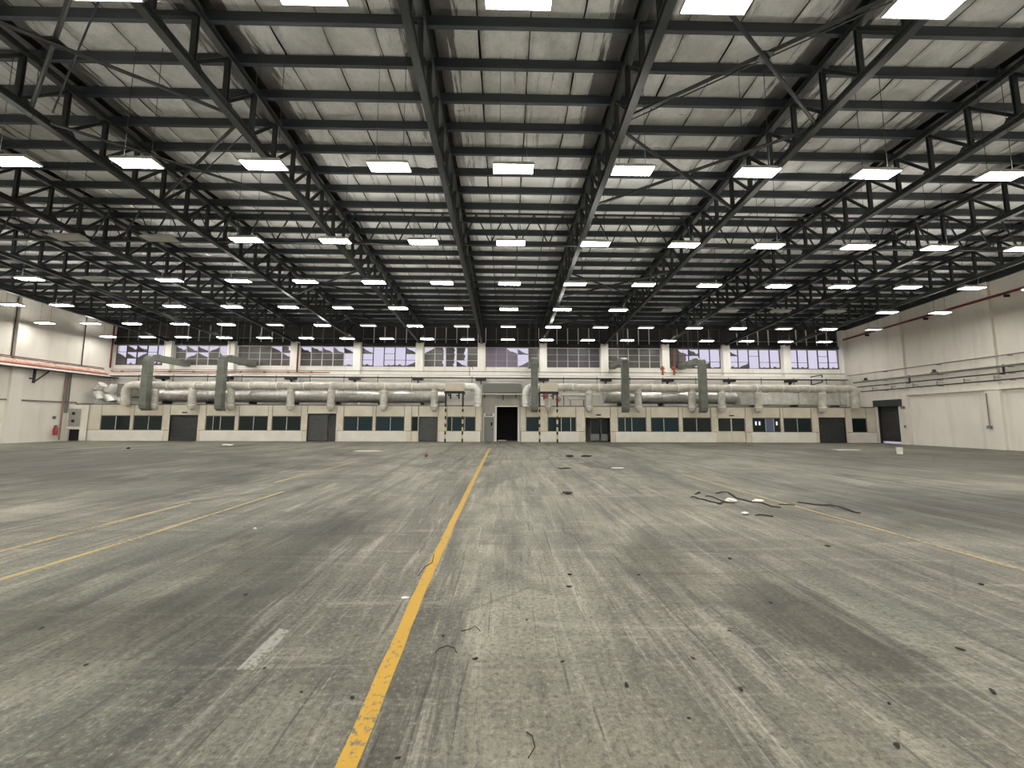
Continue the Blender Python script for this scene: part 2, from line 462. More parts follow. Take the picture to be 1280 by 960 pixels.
# broken glazing: codes per pane, three rows from the top, five panes a row
# F whole, 0 gone, b shards left at the bottom, t hole in the upper corner, d diagonal break, r hole at the right edge, s small hole
GL = [
 ('pane', ['0tt00','ddd00','FbFbd']), ('pane', ['tttd0','FdtFd','FFFFF']), ('pane', ['FFFds','FFFFt','FFFFF']),
 ('pane', ['dtddd','FFFF0','FFFFb']), ('pane', ['d000d','00000','b0bbd']), ('pane', ['drrrF','FrrrF','FrrdF']),
 ('panelilac', ['FFddF','FFF0F','FFFdF']), ('panepurple', ['FFFFF','FFFFF','FFFFF']), ('pane', ['FFFFF','FFFFF','FFFFF']),
 ('pane', ['Fdt00','Fr000','FFbdb']), ('pane', ['d0000','00000','bd0bb']), ('pane', ['00000','00000','bb0bb'])]
def shard(code, w, h, rnd):
    j = lambda a=.04: rnd.uniform(-a, a)
    if code == 'F': return [(0,0),(w,0),(w,h),(0,h)]
    if code == 'b': return [(0,0),(w,0),(w,h*(.28+j(.15))),(w*.7,h*(.12+j())),(w*.45,h*(.30+j(.1))),(w*.2,h*(.10+j())),(0,h*(.25+j(.12)))]
    if code == 't': return [(0,0),(w,0),(w,h*(.45+j(.2))),(w*.75,h*(.35+j(.1))),(w*.5,h*(.62+j(.1))),(w*.25,h*(.75+j(.1))),(0,h)]
    if code == 'd':
        p = [(0,0),(w,0),(w*(.96),h*.12),(w*(.6+j(.1)),h*(.40+j(.1))),(w*.3,h*(.62+j(.12))),(0,h*(.9+j(.08)))]
        return p if rnd.random() < .5 else [(w-a, c) for a, c in reversed(p)]
    if code == 'r': return [(0,0),(w*(.80+j(.12)),0),(w*(.72+j(.16)),h*(.3+j(.1))),(w*(.78+j(.12)),h*(.6+j(.1))),(w*(.72+j(.2)),h),(0,h)]
    if code == 's': return [(0,0),(w,0),(w,h*.55),(w*.6,h*.4),(w*.55,h),(0,h)]
rnd = random.Random(5)
nw = 0
def bay_span(i):
    a = BX[i] + (.36 if i else .12); b = BX[i+1] - (.36 if i < 11 else .42); return a, b
for i in range(12):
    a, b = bay_span(i); nw += 1; z0, z1 = 7.06, 9.03
    fm = 'darkframe' if i in (0, 4, 9, 10, 11) else 'frame'
    w = struct('window_%d' % nw, MB().box(a, b, YU+.04, YU+.10, z1-.05, z1).box(a, b, YU+.04, YU+.10, z0, z0+.06).box(a, a+.05, YU+.04, YU+.1, z0, z1).box(b-.05, b, YU+.04, YU+.1, z0, z1), fm)
    cw = (b-a)/5; rh = (z1-z0-.1)/3
    for c in range(1, 5): part('mullion', MB().box(a+cw*c-.035, a+cw*c+.035, YU+.03, YU+.11, z0+.05, z1-.05), fm, w)
    gm, rows = GL[i]
    for r in range(3):
        for c in range(5):
            code = rows[r][c]; zc = z1-.05-rh*(r+1); xc = a+cw*c
            if r and (rows[r][c] != '0' or rows[r-1][c] != '0' or rnd.random() < .25):
                part('transom', MB().box(xc+.03, xc+cw-.03, YU+.05, YU+.09, zc+rh-.018, zc+rh+.018), fm, w)
            if code == '0': continue
            poly = [(xc+.03+p, zc+q) for p, q in shard(code, cw-.06, rh, rnd)]
            g = gm if not (gm == 'panelilac' and c > 3) else 'panepurple'
            part('pane', MB().prism(poly, .008, 'y', YU+.066), g, w)
# dark clerestory strip above
for i in range(12):
    a, b = bay_span(i); nw += 1
    w = struct('window_%d' % nw, MB().box(a, b, YU+.02, YU+.10, 9.36, 9.44).box(a, b, YU+.02, YU+.1, 11.02, 11.1), 'steel')
    cw = (b-a)/5
    for c in range(5):
        part('pane', MB().box(a+cw*c+.03, a+cw*(c+1)-.03, YU+.10, YU+.12, 9.44, 11.02), 'clere', w)
        if c: part('mullion', MB().box(a+cw*c-.035, a+cw*c+.035, YU+.02, YU+.12, 9.44, 11.02), 'frame' if i % 3 else 'greypipe', w)
    part('transom', MB().box(a, b, YU+.04, YU+.1, 9.80, 9.86), 'greypipe', w)

# ================================================================== OFFICE PARTITION
WINS = [(-35.38,-32.9,(-34.14,)),(-32.56,-30.14,(-31.32,)),(-26.31,-23.84,(-25.72,-25.09)),(-23.44,-20.96,(-22.2,)),(-20.54,-18.07,(-19.3,)),
        (-14.28,-11.78,(-13.06,)),(-11.44,-8.98,(-10.19,)),(-8.3,-7.76,()),(-5.15,-2.68,(-4.75,-3.6)),(1.89,3.03,()),(3.84,6.3,(5.01,5.86)),
        (10.12,12.61,(10.75,11.36)),(13.1,15.55,(14.25,)),(15.97,18.48,(17.22,)),(22.31,24.79,(23.5,24.25)),(25.14,27.65,(26.4,)),(31.42,32.71,())]
TEAL = {5, 6, 8, 9, 10, 11, 12}
DOORS = [(-29.45,-26.99,2.27),(-17.48,-14.94,2.44),(-7.67,-5.98,2.2),(7.15,9.4,2.17),(19.14,21.63,2.17),(28.3,30.79,2.27)]
ZW0, ZW1, ZTOP = .95, 2.17, 3.17
REC = (-2.14, 1.36)
def partition():
    mb = MB(); ops = sorted([(a, b, ZW0, ZW1) for a, b, _ in WINS]+[(a, b, 0, h) for a, b, h in DOORS]+[(REC[0], REC[1], 0, ZTOP)])
    x = XL
    for a, b, z0, z1 in ops:
        if a > x: mb.box(x, a, YP, YP+.12, 0, ZTOP)
        if z0 > 0: mb.box(a, b, YP, YP+.12, 0, z0)
        if z1 < ZTOP: mb.box(a, b, YP, YP+.12, z1, ZTOP)
        x = b
    mb.box(x, XR, YP, YP+.12, 0, ZTOP)
    return struct('wall_partition', mb, 'backing')
wp = partition()
# flat roof of the offices and cross walls either side of the recess
trim(MB().box(XL, REC[0], YP-.03, YU, ZTOP, ZTOP+.06).box(REC[1], XR, YP-.03, YU, ZTOP, ZTOP+.06), 'greypipe')
for q, x in enumerate(REC): struct('wall_recess_%d' % (q+1), MB().box(x-.06, x+.06, YP+.12, YU, 0, ZTOP), 'cream')
# kerb panels
KERB = [(-36.35,-29.85),(-26.65,-17.85),(-14.72,-8.7),(-5.8,-2.2),(1.42,6.55),(9.85,18.9),(22.1,27.95),(31.3,33.5)]
for a, b in KERB: part('kerb_panel', MB().box(a, b, YP-.12, YP, 0, .92), 'creamlow', wp, bevel=.015)
# pilasters and upper panels
ops = sorted([(a, b, ZW1) for a, b, _ in WINS]+[(a, b, h) for a, b, h in DOORS])
for i, (a, b, z) in enumerate(ops):
    if b-a > .3: part('upper_panel', MB().box(a+.0, b-.0, YP-.02, YP, z+.05, ZTOP-.04), 'cream', wp)
    nb = ops[i+1][0] if i+1 < len(ops) else XR
    if nb-b > .25 and not (b < REC[0] < nb):
        w = nb-b; m_ = .055
        part('lower_panel', MB().box(b+m_*.5, nb-m_*.5, YP-.03, YP, 0, .90), 'cream', wp)
        if w < .9: part('pilaster', MB().box(b+m_, nb-m_, YP-.045, YP, .95, ZTOP-.04), 'cream', wp)
        else:
            part('pilaster', MB().box(b+m_, b+w*.42, YP-.045, YP, .95, ZTOP-.04), 'cream', wp)
            part('pilaster', MB().box(b+w*.48, nb-m_, YP-.03, YP, .95, ZTOP-.04), 'cream', wp)
for a, b in ((XL+.02, -36.55), (-36.5, -35.43)): part('upper_panel', MB().box(a, b, YP-.03, YP, .96, ZTOP-.04), 'cream', wp)
part('lower_panel', MB().box(XL+.02, -35.0, YP-.03, YP, 0, .9), 'cream', wp)
part('pilaster', MB().box(-2.63, -2.15, YP-.045, YP, .95, ZTOP-.04), 'cream', wp)
part('pilaster', MB().box(1.37, 1.84, YP-.045, YP, .95, ZTOP-.04), 'cream', wp)
part('lower_panel', MB().box(-8.28, -7.76, YP-.03, YP, 0, .9), 'cream', wp)
for i, (a, b, ms) in enumerate(WINS):
    nw += 1; g = 'glass2' if i in TEAL else 'glass'
    w = struct('window_%d' % nw, MB().box(a, b, YP+.01, YP+.07, ZW1-.03, ZW1).box(a, b, YP+.01, YP+.07, ZW0, ZW0+.03).box(a, a+.03, YP+.01, YP+.07, ZW0, ZW1).box(b-.03, b, YP+.01, YP+.07, ZW0, ZW1), 'darkframe')
    e = [a+.03]+list(ms)+[b-.03]
    for p, q in zip(e, e[1:]):
        part('pane', MB().box(p+.005, q-.005, YP+.035, YP+.045, ZW0+.03, ZW1-.03), 'glasslit' if (i == 14 and p > 23.4 and q < 24.4) else g, w)
    if i == 14:
        for x in (22.62, 22.95, 24.52): part('lit_opening', MB().box(x-.07, x+.07, YP+.028, YP+.034, 1.55, 1.88), 'litwin', w)
    for x in ms: part('mullion', MB().box(x-.022, x+.022, YP+.02, YP+.06, ZW0+.03, ZW1-.03), 'frame', w)
# doors
def shutter(a, b, h, m, y, lip=.03):
    mb = MB(); z = lip; n = int((h-lip)/.11); prof = []
    for k in range(n*2+1):
        prof.append((y+(.0 if k % 2 else .022), lip+(h-lip)*k/(n*2)))
    rs = [[(a, yy, zz), (b, yy, zz), (b, yy+.03, zz), (a, yy+.03, zz)] for yy, zz in prof]
    return mb.rings(rs)
nd = 0
for i, (a, b, h) in enumerate(DOORS):
    nd += 1
    fr = MB().box(a-.06, a, YP-.05, YP+.12, 0, h).box(b, b+.06, YP-.05, YP+.12, 0, h).box(a-.06, b+.06, YP-.05, YP+.12, h, h+.06)
    d = struct('door_%d' % nd, fr, 'cream')
    if i in (0, 1, 2, 5):
        if i == 1:
            part('shutter', shutter(a, a+1.75, h, 'shutter2', YP+.09), 'shutter2', d); part('shutter', shutter(a+1.78, b, h, 'shutter', YP+.12), 'shutter', d)
        else: part('shutter', shutter(a, b, h, 'shutter', YP+.09), 'shutter2' if i == 2 else 'shutter', d)
        part('bottom_rail', MB().box(a, b, YP+.07, YP+.14, 0, .09), 'blacksteel', d)
    elif i == 3:
        for p, q in ((a+.55, a+1.45), (a+1.5, b-.02)):
            lf = part('door_leaf', MB().box(p, q, YP+.5, YP+.54, .05, h-.03), 'glass', d)
            part('leaf_panel', MB().box(p+.08, q-.08, YP+.48, YP+.5, .1, .7), 'doorgrey', lf)
            part('leaf_frame', MB().box(p, p+.05, YP+.47, YP+.5, .05, h-.03), 'doorgrey', lf)
    else:
        for p, q in ((a, (a+b)/2-.02), ((a+b)/2+.02, b)):
            lf = part('door_leaf', MB().box(p, q, YP+.05, YP+.09, .02, 1.0), 'cream', d)
            part('pane', MB().box(p+.04, q-.04, YP+.06, YP+.07, 1.0, h-.03), 'glass', lf)
            part('leaf_frame', MB().box(p, p+.04, YP+.05, YP+.09, 1.0, h).box(q-.04, q, YP+.05, YP+.09, 1.0, h), 'frame', lf)
# recess with grey door, sign and tall dark opening
YR = YP+.45
mb = MB().box(REC[0], -1.91, YR, YR+.12, 0, 5.2).box(-1.91, -1.01, YR, YR+.12, 2.2, 5.2).box(-1.01, -.78, YR, YR+.12, 0, 5.2).box(-.78, 1.13, YR, YR+.12, 3.12, 5.2).box(1.13, REC[1], YR, YR+.12, 0, 5.2)
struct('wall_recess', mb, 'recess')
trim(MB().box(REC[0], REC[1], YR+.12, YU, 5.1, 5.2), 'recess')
struct('wall_inner', MB().box(REC[0]+.06, REC[1]-.06, YU-.06, YU-.02, 0, 5.1).box(-.9, -.84, YR+.12, YU-.06, 0, 5.1).box(1.19, 1.25, YR+.12, YU-.06, 0, 5.1), 'black')  # walls coloured black to stand in for the unlit room
nd += 1
d = struct('door_%d' % nd, MB().box(-1.97, -1.91, YR-.05, YR+.12, 0, 2.26).box(-1.01, -.95, YR-.05, YR+.12, 0, 2.26).box(-1.97, -.95, YR-.05, YR+.12, 2.2, 2.26), 'white')
lf = part('door_leaf', MB().box(-1.90, -1.02, YR+.02, YR+.07, .01, 2.19), 'doorgrey', d)
part('door_handle', MB().box(-1.14, -1.09, YR-.04, YR+.02, 1.0, 1.14), 'blacksteel', lf)
part('vision_panel', MB().box(-1.30, -1.16, YR+.01, YR+.02, 1.42, 1.72), 'glass', lf)
nd += 1
struct('door_%d' % nd, MB().box(-.90, -.78, YR-.06, YR+.14, 0, 3.22).box(1.13, 1.28, YR-.06, YR+.14, 0, 3.22).box(-.90, 1.28, YR-.06, YR+.14, 3.12, 3.22), 'white')
solo('floor_light_strip', MB().box(-.66, .15, 36.2, 36.5, 0, .07), 'white', 'white strip standing in for light on the floor inside the tall dark doorway', 'light strip')  # solid white strip painting in the light on the inner floor
t = thing('exit_sign', 'green exit sign on a white board above the grey door', 'sign', (-1.46, YR, 2.3))
part('board', MB().box(-1.95, -.97, YR-.03, YR, 2.29, 2.52), 'white', t)
part('sign_face', MB().box(-1.76, -1.16, YR-.05, YR-.03, 2.30, 2.50), 'signgreen', t)
cu = bpy.data.curves.new('lettering', 'FONT'); cu.body = 'EXIT'; cu.size = .17; cu.extrude = .002; cu.align_x = 'CENTER'; cu.align_y = 'CENTER'; cu.materials.append(M['white'])
tmp = bpy.data.objects.new('lettering', cu); o = link('lettering', bpy.data.meshes.new_from_object(tmp), t); bpy.data.objects.remove(tmp); o.location = (0, -.054, .10); o.rotation_euler = (math.pi/2, 0, 0)
# little dark door plates
for x, z, y, nm in ((-28.2, 2.42, YP, 'shutter nearest the extinguisher wall'), (8.35, 2.36, YP, 'half-open glass doorway'), (20.4, 2.34, YP, 'cream double doors')):
    solo('door_plate', MB().box(x-.22, x+.22, y-.05, y-.022, z, z+.11), 'blacksteel', 'small black plate above the %s' % nm, 'plate', bevel=.01)

# ================================================================== ROOF TRUSSES
def T_profile(w, h, t):   # flange down, web up; unit length along x
    return MB().prism([(-w/2,-h/2),(w/2,-h/2),(w/2,-h/2+t),(t/2,-h/2+t),(t/2,h/2),(-t/2,h/2),(-t/2,-h/2+t),(-w/2,-h/2+t)], 1, 'x', 0)
def L_profile(a, t): return MB().prism([(-a/2,-a/2),(a/2,-a/2),(a/2,-a/2+t),(-a/2+t,-a/2+t),(-a/2+t,a/2),(-a/2,a/2)], 1, 'x', 0)
def I_profile(w, h, t): return MB().prism([(-w/2,-h/2),(w/2,-h/2),(w/2,-h/2+t),(t/2,-h/2+t),(t/2,h/2-t),(w/2,h/2-t),(w/2,h/2),(-w/2,h/2),(-w/2,h/2-t),(-t/2,h/2-t),(-t/2,-h/2+t),(-w/2,-h/2+t)], 1, 'x', 0)
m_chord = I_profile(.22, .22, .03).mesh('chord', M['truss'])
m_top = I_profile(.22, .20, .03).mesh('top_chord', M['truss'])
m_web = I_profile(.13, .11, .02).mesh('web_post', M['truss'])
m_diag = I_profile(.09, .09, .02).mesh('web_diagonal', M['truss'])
m_gus = MB().prism([(-.22,0),(.22,0),(.10,.20),(-.10,.20)], .02, 'x', -.01).mesh('gusset', M['truss'])
for i, x in enumerate(TRX):
    nth = ORD[i] if i <= 5 else ORD[10-i]
    side = 'extinguisher wall' if i <= 5 else 'corner shutter wall'
    lab = 'dark steel roof truss, %s from the %s' % (nth, side)
    zb = 11.64; t = thing('roof_truss', lab, 'truss', (x, YU-.3, zb-SL*(YU-.3)), 'parallel roof trusses of the hall')
    L = lambda y, z: (0, y-(YU-.3), z-SL*y-(zb-SL*(YU-.3)))
    member('bottom_chord', m_chord, L(YB+.05, zb), L(YU-.3, zb), t)
    member('top_chord', m_top, L(YB+.05, 13.25), L(YU-.05, 13.25), t)
    ys = [y-.35 for y in PURS if y-.35 > YB+.3 and y < YU-.2]
    for a_, b_ in zip(ys, ys[1:]):
        member('vertical_post', m_web, L(a_, zb+.1), L(a_, 13.19), t)
        if a_ < 40: member('diagonal', m_diag, L(a_, zb+.12), L(b_, 13.18), t)
        if a_ > 4:
            link('gusset', m_gus, t, L(a_+.16, zb+.09))

# lattice girders tying the trusses together across the hall
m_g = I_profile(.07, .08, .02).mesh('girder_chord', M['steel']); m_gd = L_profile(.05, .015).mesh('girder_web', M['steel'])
YG = 18.35
for i in range(12):
    a, b = BX[i]+.12, BX[i+1]-.12
    if i == 0: nm = 'between the extinguisher wall and the first truss'
    elif i == 11: nm = 'between the corner shutter wall and its nearest truss'
    elif i <= 5: nm = 'between trusses %s and %s from the extinguisher wall' % (ORD[i-1], ORD[i])
    else: nm = 'between trusses %s and %s from the corner shutter wall' % (ORD[10-i], ORD[11-i])
    zb = 11.64-SL*YG-.02; zt_ = 13.22-SL*YG
    t = thing('lattice_girder', 'dark lattice cross girder ' + nm, 'girder', (a, YG, zb), 'lattice girders crossing the hall')
    w = b-a; member('bottom_chord', m_g, (0,0,0), (w,0,0), t); member('top_chord', m_g, (0,0,zt_-zb), (w,0,zt_-zb), t)
    n = 4
    for q in range(n):
        x0, x1 = w*q/n, w*(q+1)/n; xm = (x0+x1)/2
        member('diagonal', m_gd, (x0,0,.04), (xm,0,zt_-zb-.04), t); member('diagonal', m_gd, (xm,0,zt_-zb-.04), (x1,0,.04), t)
# plan cross-bracing between trusses
m_b = MB().tube([(0,0,0),(1,0,0)], .05, 8).mesh('brace_tube', M['steel'], True); m_b2 = MB().tube([(0,0,0),(1,0,0)], .02, 6).mesh('brace_rod', M['steel'], True)
for i, bayn in ((3, 'fourth bay from extinguisher wall'), (6, 'fifth bay from corner shutter wall')):
    a, b = TRX[i]+.12, TRX[i+1]-.12
    for q, (y0, where) in enumerate(((7.0, 'farthest from windows'), (11.4, 'just before the girders'), (21.6, 'past the lattice girders'), (27.6, 'nearest the windows'))):
        y1 = y0+3.9; z = lambda y: 11.66-SL*y
        t = thing('cross_brace', 'crossed braces, %s, %s' % (bayn, where), 'brace', ((a+b)/2, (y0+y1)/2, z((y0+y1)/2)), 'crossed roof braces')
        o_ = Vector(t.location); P = lambda x, y, dz=0: Vector((x, y, z(y)+dz))-o_
        member('brace_tube', m_b, P(a, y0), P(b, y1), t); member('brace_tube', m_b, P(a, y1, .12), P(b, y0, .12), t)
        member('brace_rod', m_b2, P(a, y1+.5, .35), P(b, y0+.5, .35), t); part('centre_plate', MB().box(o_.x-.16, o_.x+.16, o_.y-.14, o_.y+.14, o_.z+.04, o_.z+.075), 'steel', t)

# ================================================================== LAMPS
ZL_ = 9.32
LX = [-36.0,-32.5,-29.3,-25.6,-22.0,-18.2,-14.5,-10.9,-7.2,-3.5,.2,3.8,7.6,11.25,15.15,18.7,22.45,26.1,29.8]
ROWS = [(34.9,'row hanging closest to the window wall'),(30.09,'second row out from the window wall'),(25.28,'third row out from the window wall'),(20.47,'fourth row out from the window wall'),
        (15.66,'fifth row out from the window wall'),(10.85,'sixth row out from the window wall'),(6.15,'seventh row out from the window wall'),(1.3,'eighth row out from the window wall'),(-3.5,'ninth row out from the window wall'),(-8.3,'tenth row out from the window wall')]
OFF = {(4, 4), (4, 5), (4, 6), (3, 4), (2, 13), (2, 14), (2, 15), (2, 16)}
DIM = {(1, 5), (1, 7), (1, 9), (1, 10), (1, 12), (1, 13), (1, 16), (1, 18)}
lw, ld = 1.18, .43
hs = MB().rings([[(sx*w/2, sy*d_/2, z) for sx, sy in ((-1,-1),(1,-1),(1,1),(-1,1))] for w, d_, z in ((lw+.04,ld+.04,0),(lw+.04,ld+.04,.035),(lw-.10,ld-.14,.10),(lw-.10,ld-.14,.12))]).mesh('housing', M['lampbody'])
rim = MB().box(-lw/2-.02,lw/2+.02,-ld/2-.02,-ld/2,-.025,0).box(-lw/2-.02,lw/2+.02,ld/2,ld/2+.02,-.025,0).box(-lw/2-.02,-lw/2,-ld/2,ld/2,-.025,0).box(lw/2,lw/2+.02,-ld/2,ld/2,-.025,0).mesh('rim', M['lampbody'])
def dif(m): return MB().box(-lw/2, lw/2, -ld/2, ld/2, -.018, -.004).mesh('diffuser', M[m])
DIF = {k: dif(k) for k in ('lamp_on', 'lamp_dim', 'lamp_off')}
ROOF_FILL = MB().box(-.42, .42, -.10, .10, .1205, .126).mesh('roof_fill_glow', M['lamp_on'])  # invented upward glow on lit lamps, added to brighten the roof
HG = {}
for r, (y, rn) in enumerate(ROWS):
    hl = roofz(y)+.21-ZL_-.115
    HG[r] = MB().tube([(0,0,0),(0,0,hl)], .008, 5).mesh('hanger', M['hanger'])
    for c, x in enumerate(LX):
        k = 'lamp_off' if (r, c) in OFF else 'lamp_dim' if (r, c) in DIM else 'lamp_on'
        st = {'lamp_on': 'glowing', 'lamp_dim': 'faintly lit', 'lamp_off': 'unlit'}[k]
        t = thing('pendant_lamp', '%s panel lamp, %s row from window wall, %s from yellow line towards %s wall' % (st, ORD[r], ORD[9-c] if c < 10 else ORD[c-10], 'extinguisher' if c < 10 else 'shutter'), 'lamp', (x, y, ZL_), 'pendant panel lamps')
        link('housing', hs, t); link('rim', rim, t); link('diffuser', DIF[k], t)
        if k == 'lamp_on': link('roof_fill_glow', ROOF_FILL, t)
        for sx in (-.4, .4): link('hanger', HG[r], t, (sx, 0, .115))

# ================================================================== DUCTS AND PIPES ON THE WINDOW WALL
YD, ZD = 34.0, 4.83
def flange(mb_c, axis, r, parent, m='wrap'):
    c = Vector(mb_c); d = Vector(axis)*.04
    return part('collar', MB().tube([c-d, c+d], r, 14), m, parent, True)
def drop(x, parent, r=.30, top=None, zb=2.98):
    z = top or ZD
    path = [(x, YD, z)]+[(x, YD, z-.25*k) for k in range(1, int((z-zb-.1)/.25)+1)]+[(x, YD, zb+.05)]
    path += [(x, YD+.02, zb-.05), (x, YD+.12, zb-.12), (x, YD+.34, zb-.13)]
    rr = [r]*(len(path)-3)+[r*.97, r*.8, r*.45]
    d = part('drop_pipe', MB().tube(path, rr, 14, .06, up=(0,1,0)), 'wrap', parent, True)
    flange((x, YD, z-.42), (0,0,1), r+.06, d, 'foil'); flange((x, YD, zb+.16), (0,0,1), r+.06, d, 'foil')
    return d
def run(label, x0, x1, drops, e0=False, e1=False, m='wrap', r=.34, re=.34):
    t = thing('insulated_duct', label, 'duct', ((x0+x1)/2, YD, 2.7), 'lagged round ducts above the offices')
    n = max(2, int(abs(x1-x0)/.3)); path = [(x0+(x1-x0)*k/n, YD, ZD+.02*math.sin(x0+k*.9)) for k in range(n+1)]
    if e0:
        A = .55; path = [(x0, YD, 3.1), (x0, YD, 3.6)]+arc((x0+A, YD, ZD-A), (-A,0,0), (0,0,A))+[p for p in path if p[0] > x0+A+.1]
    if e1:
        A = .55; path = [p for p in path if p[0] < x1-A-.1]+arc((x1-A, YD, ZD-A), (0,0,A), (A,0,0))+[(x1, YD, 3.6), (x1, YD, 3.1)]
    part('main_pipe', MB().tube(path, r, 16, .07, up=(0,1,0)), m, t, True)
    x = x0+1.3
    while x < x1-.8:
        flange((x, YD, ZD), (1,0,0), r+.05, t, 'foil'); x += 2.35
    for dx in drops: drop(dx, t)
    for k in range(int((x1-x0)/3)+1):
        hx = x0+.6+k*3.0
        if hx < x1-.3: part('strap', MB().box(hx-.025, hx+.025, YD-r-.04, YD+r+.04, ZD-r-.05, ZD-r-.035).box(hx-.025, hx+.025, YD+r+.03, YD+r+.045, ZD-r-.05, ZD+1.0), 'blacksteel', t)
    for q, e in ((x0, e0), (x1, e1)):
        if e: flange((q, YD, 3.35), (0,0,1), r+.03, t); flange((q, YD, 4.1), (0,0,1), r+.03, t)
    return t
run('long lagged duct with drops from the extinguisher wall to the first fan box', -33.0, -5.3, [-30.6,-27.3,-24.0,-18.8,-15.3,-10.7,-6.25], e0=True)
run('short lagged elbow duct between a fan box and the recess beside the grey door', -3.6, -2.46, [], e1=True, m='foil', r=.33)
run('short lagged elbow duct beside the tall dark doorway and second fan box', 1.83, 3.0, [], e0=True, m='foil', r=.33)
run('long lagged duct with drops from the second fan box to the corner shutter', 4.65, 31.4, [7.42,11.82,16.64,19.31,22.6,28.4], e1=True)

# fan boxes carried on striped posts
for (a, b), (p0, p1), nm, red in (((-5.26,-3.64), (-5.2,-3.71), 'left of the grey door sign', False), ((3.03,4.61), (3.0,4.55), 'with red valves under it', True)):
    nm = 'with red valves under it' if red else 'beside the exit sign recess'
    t = thing('fan_box', 'beige ventilation fan box %s' % nm, 'fan box', ((a+b)/2, YD, 4.42), 'fan boxes on striped posts')
    part('casing', MB().box(a, b, YD-.42, YD+.42, 4.42, 5.15), 'cream', t, bevel=.03)
    part('access_panel', MB().box(a+.3, b-.3, YD-.44, YD-.42, 4.55, 5.02), 'cream', t)
    part('base_rail', MB().box(a-.05, b+.05, YD-.45, YD-.35, 4.34, 4.42).box(a-.05, b+.05, YD+.35, YD+.45, 4.34, 4.42), 'blacksteel', t)
    t2 = thing('post_frame', 'black and yellow striped post frame under the fan box %s' % nm, 'frame', ((a+b)/2, 33.75, 0), 'striped post frames')
    for x in (p0, p1):
        po = part('post', MB().box(x-.07, x+.07, 33.66, 33.80, 0, 4.22), 'stripe', t2); part('foot_plate', MB().box(x-.12, x+.12, 33.61, 33.85, 0, .03), 'blacksteel', po)
    part('crossbeam', MB().box(p0-.15, p1+.15, 33.64, 33.82, 4.22, 4.34), 'blacksteel', t2)
    for x in (p0, p1): part('bearer', MB().box(x-.06, x+.06, 33.82, YP+.9, 4.22, 4.33), 'blacksteel', t2)
    for x in (p0+.4, p1-.35): part('hanging_bracket', MB().box(x-.06, x+.06, 33.70, 33.80, 3.75, 4.22).box(x-.25, x+.06, 33.70, 33.80, 4.0, 4.1), 'blacksteel', t2)
drop(3.82, thing('lagged_stub', 'short foil lagged stub pipe between the striped posts with red valves', 'duct', (3.82, YD, 2.8)), r=.24, top=4.30)
for x, z, nm in ((3.55, 4.02, 'under the fan box edge'), (4.62, 3.72, 'beside the foil stub pipe')):
    t = thing('red_valve', 'red valve wheel %s' % nm, 'valve', (x, 33.5, z-.2))
    pts = [(x+.2*math.cos(a_), 33.5, z+.2*math.sin(a_)) for a_ in [k*math.pi/6 for k in range(13)]]
    part('wheel', MB().tube(pts, .035, 6, up=(0,1,0)), 'red', t, True)
    part('body', MB().tube([(x, 33.5, z), (x, 33.58, z), (x, 33.65, z)], [.07,.13,.1], 10), 'red', t, True)
    for a_ in (0, math.pi/2): part('spoke', MB().tube([(x-.2*math.cos(a_),33.5,z-.2*math.sin(a_)),(x+.2*math.cos(a_),33.5,z+.2*math.sin(a_))], .022, 6, up=(0,1,0)), 'red', t)

# big galvanised duct resting on the office roof
def big_duct(label, x0, x1, r, m, z, group='galvanised ducts on the office roof', jit=.0, sq=False):
    t = thing('roof_duct', label, 'duct', ((x0+x1)/2, 35.95, z-r), group)
    n = max(4, int((x1-x0)/.6))
    if sq:
        rs = [[(x0+(x1-x0)*k/n, 35.95+sy*r*.9+noise.noise(Vector((k, sy, 1)))*jit, z+sz*r+noise.noise(Vector((k*.7, sz, sy)))*jit) for sy, sz in ((-.86,-1),(.86,-1),(1,-.86),(1,.86),(.86,1),(-.86,1),(-1,.86),(-1,-.86))] for k in range(n+1)]
        part('duct_body', MB().rings(rs), m, t, True)
    else:
        part('duct_body', MB().tube([(x0+(x1-x0)*k/n, 35.95, z) for k in range(n+1)], r, 20, jit, up=(0,1,0)), m, t, True)
    x = x0+1.5
    while x < x1-.5:
        if sq: part('flange', MB().box(x-.03, x+.03, 35.95-r*.95, 35.95+r*.95, z-r*1.03, z+r*1.03), 'galv', t)
        else: part('flange', MB().tube([(x-.04,35.95,z),(x+.04,35.95,z)], r+.05, 20, up=(0,1,0)), 'galv', t, True)
        part('saddle', MB().box(x-.08, x+.08, 35.5, 36.4, 3.23, z-r*.9), 'blacksteel', t); x += 3.9
big_duct('galvanised round duct on the office roof nearer the extinguisher wall', -32.6, -5.5, .56, 'galv', 4.05)
big_duct('galvanised round duct on the office roof past the red valves', 9.2, 21.6, .58, 'galv', 4.1)
big_duct('white foil wrapped square duct on the office roof near the corner shutter', 21.9, 31.8, .70, 'foil', 4.1, jit=.06, sq=True)
for pts, r_, nm in (([(5.1,34.75,4.2),(7.0,34.75,4.2),(7.8,34.75,4.2),(8.6,34.75,4.2),(8.75,34.75,4.3),(8.8,34.75,4.55),(9.0,34.75,4.62),(9.3,34.75,4.62)], .11, 'thin white lagged pipe with a step up beside the red valves'),
                    ([(5.7,34.72,3.85),(6.8,34.72,3.85),(7.2,34.72,3.85)], .09, 'short white lagged pipe under the stepped pipe')):
    t = thing('steam_pipe', nm, 'pipe', (pts[0][0], pts[0][1], 3.23))
    part('pipe_run', MB().tube(pts, r_, 10, .04, up=(0,1,0)), 'foil', t, True)
    for x in (pts[0][0]+.2, pts[2][0]-.1): part('support_leg', MB().box(x-.03, x+.03, pts[0][1]+.02, pts[0][1]+.08, 3.23, pts[0][2]), 'blacksteel', t)
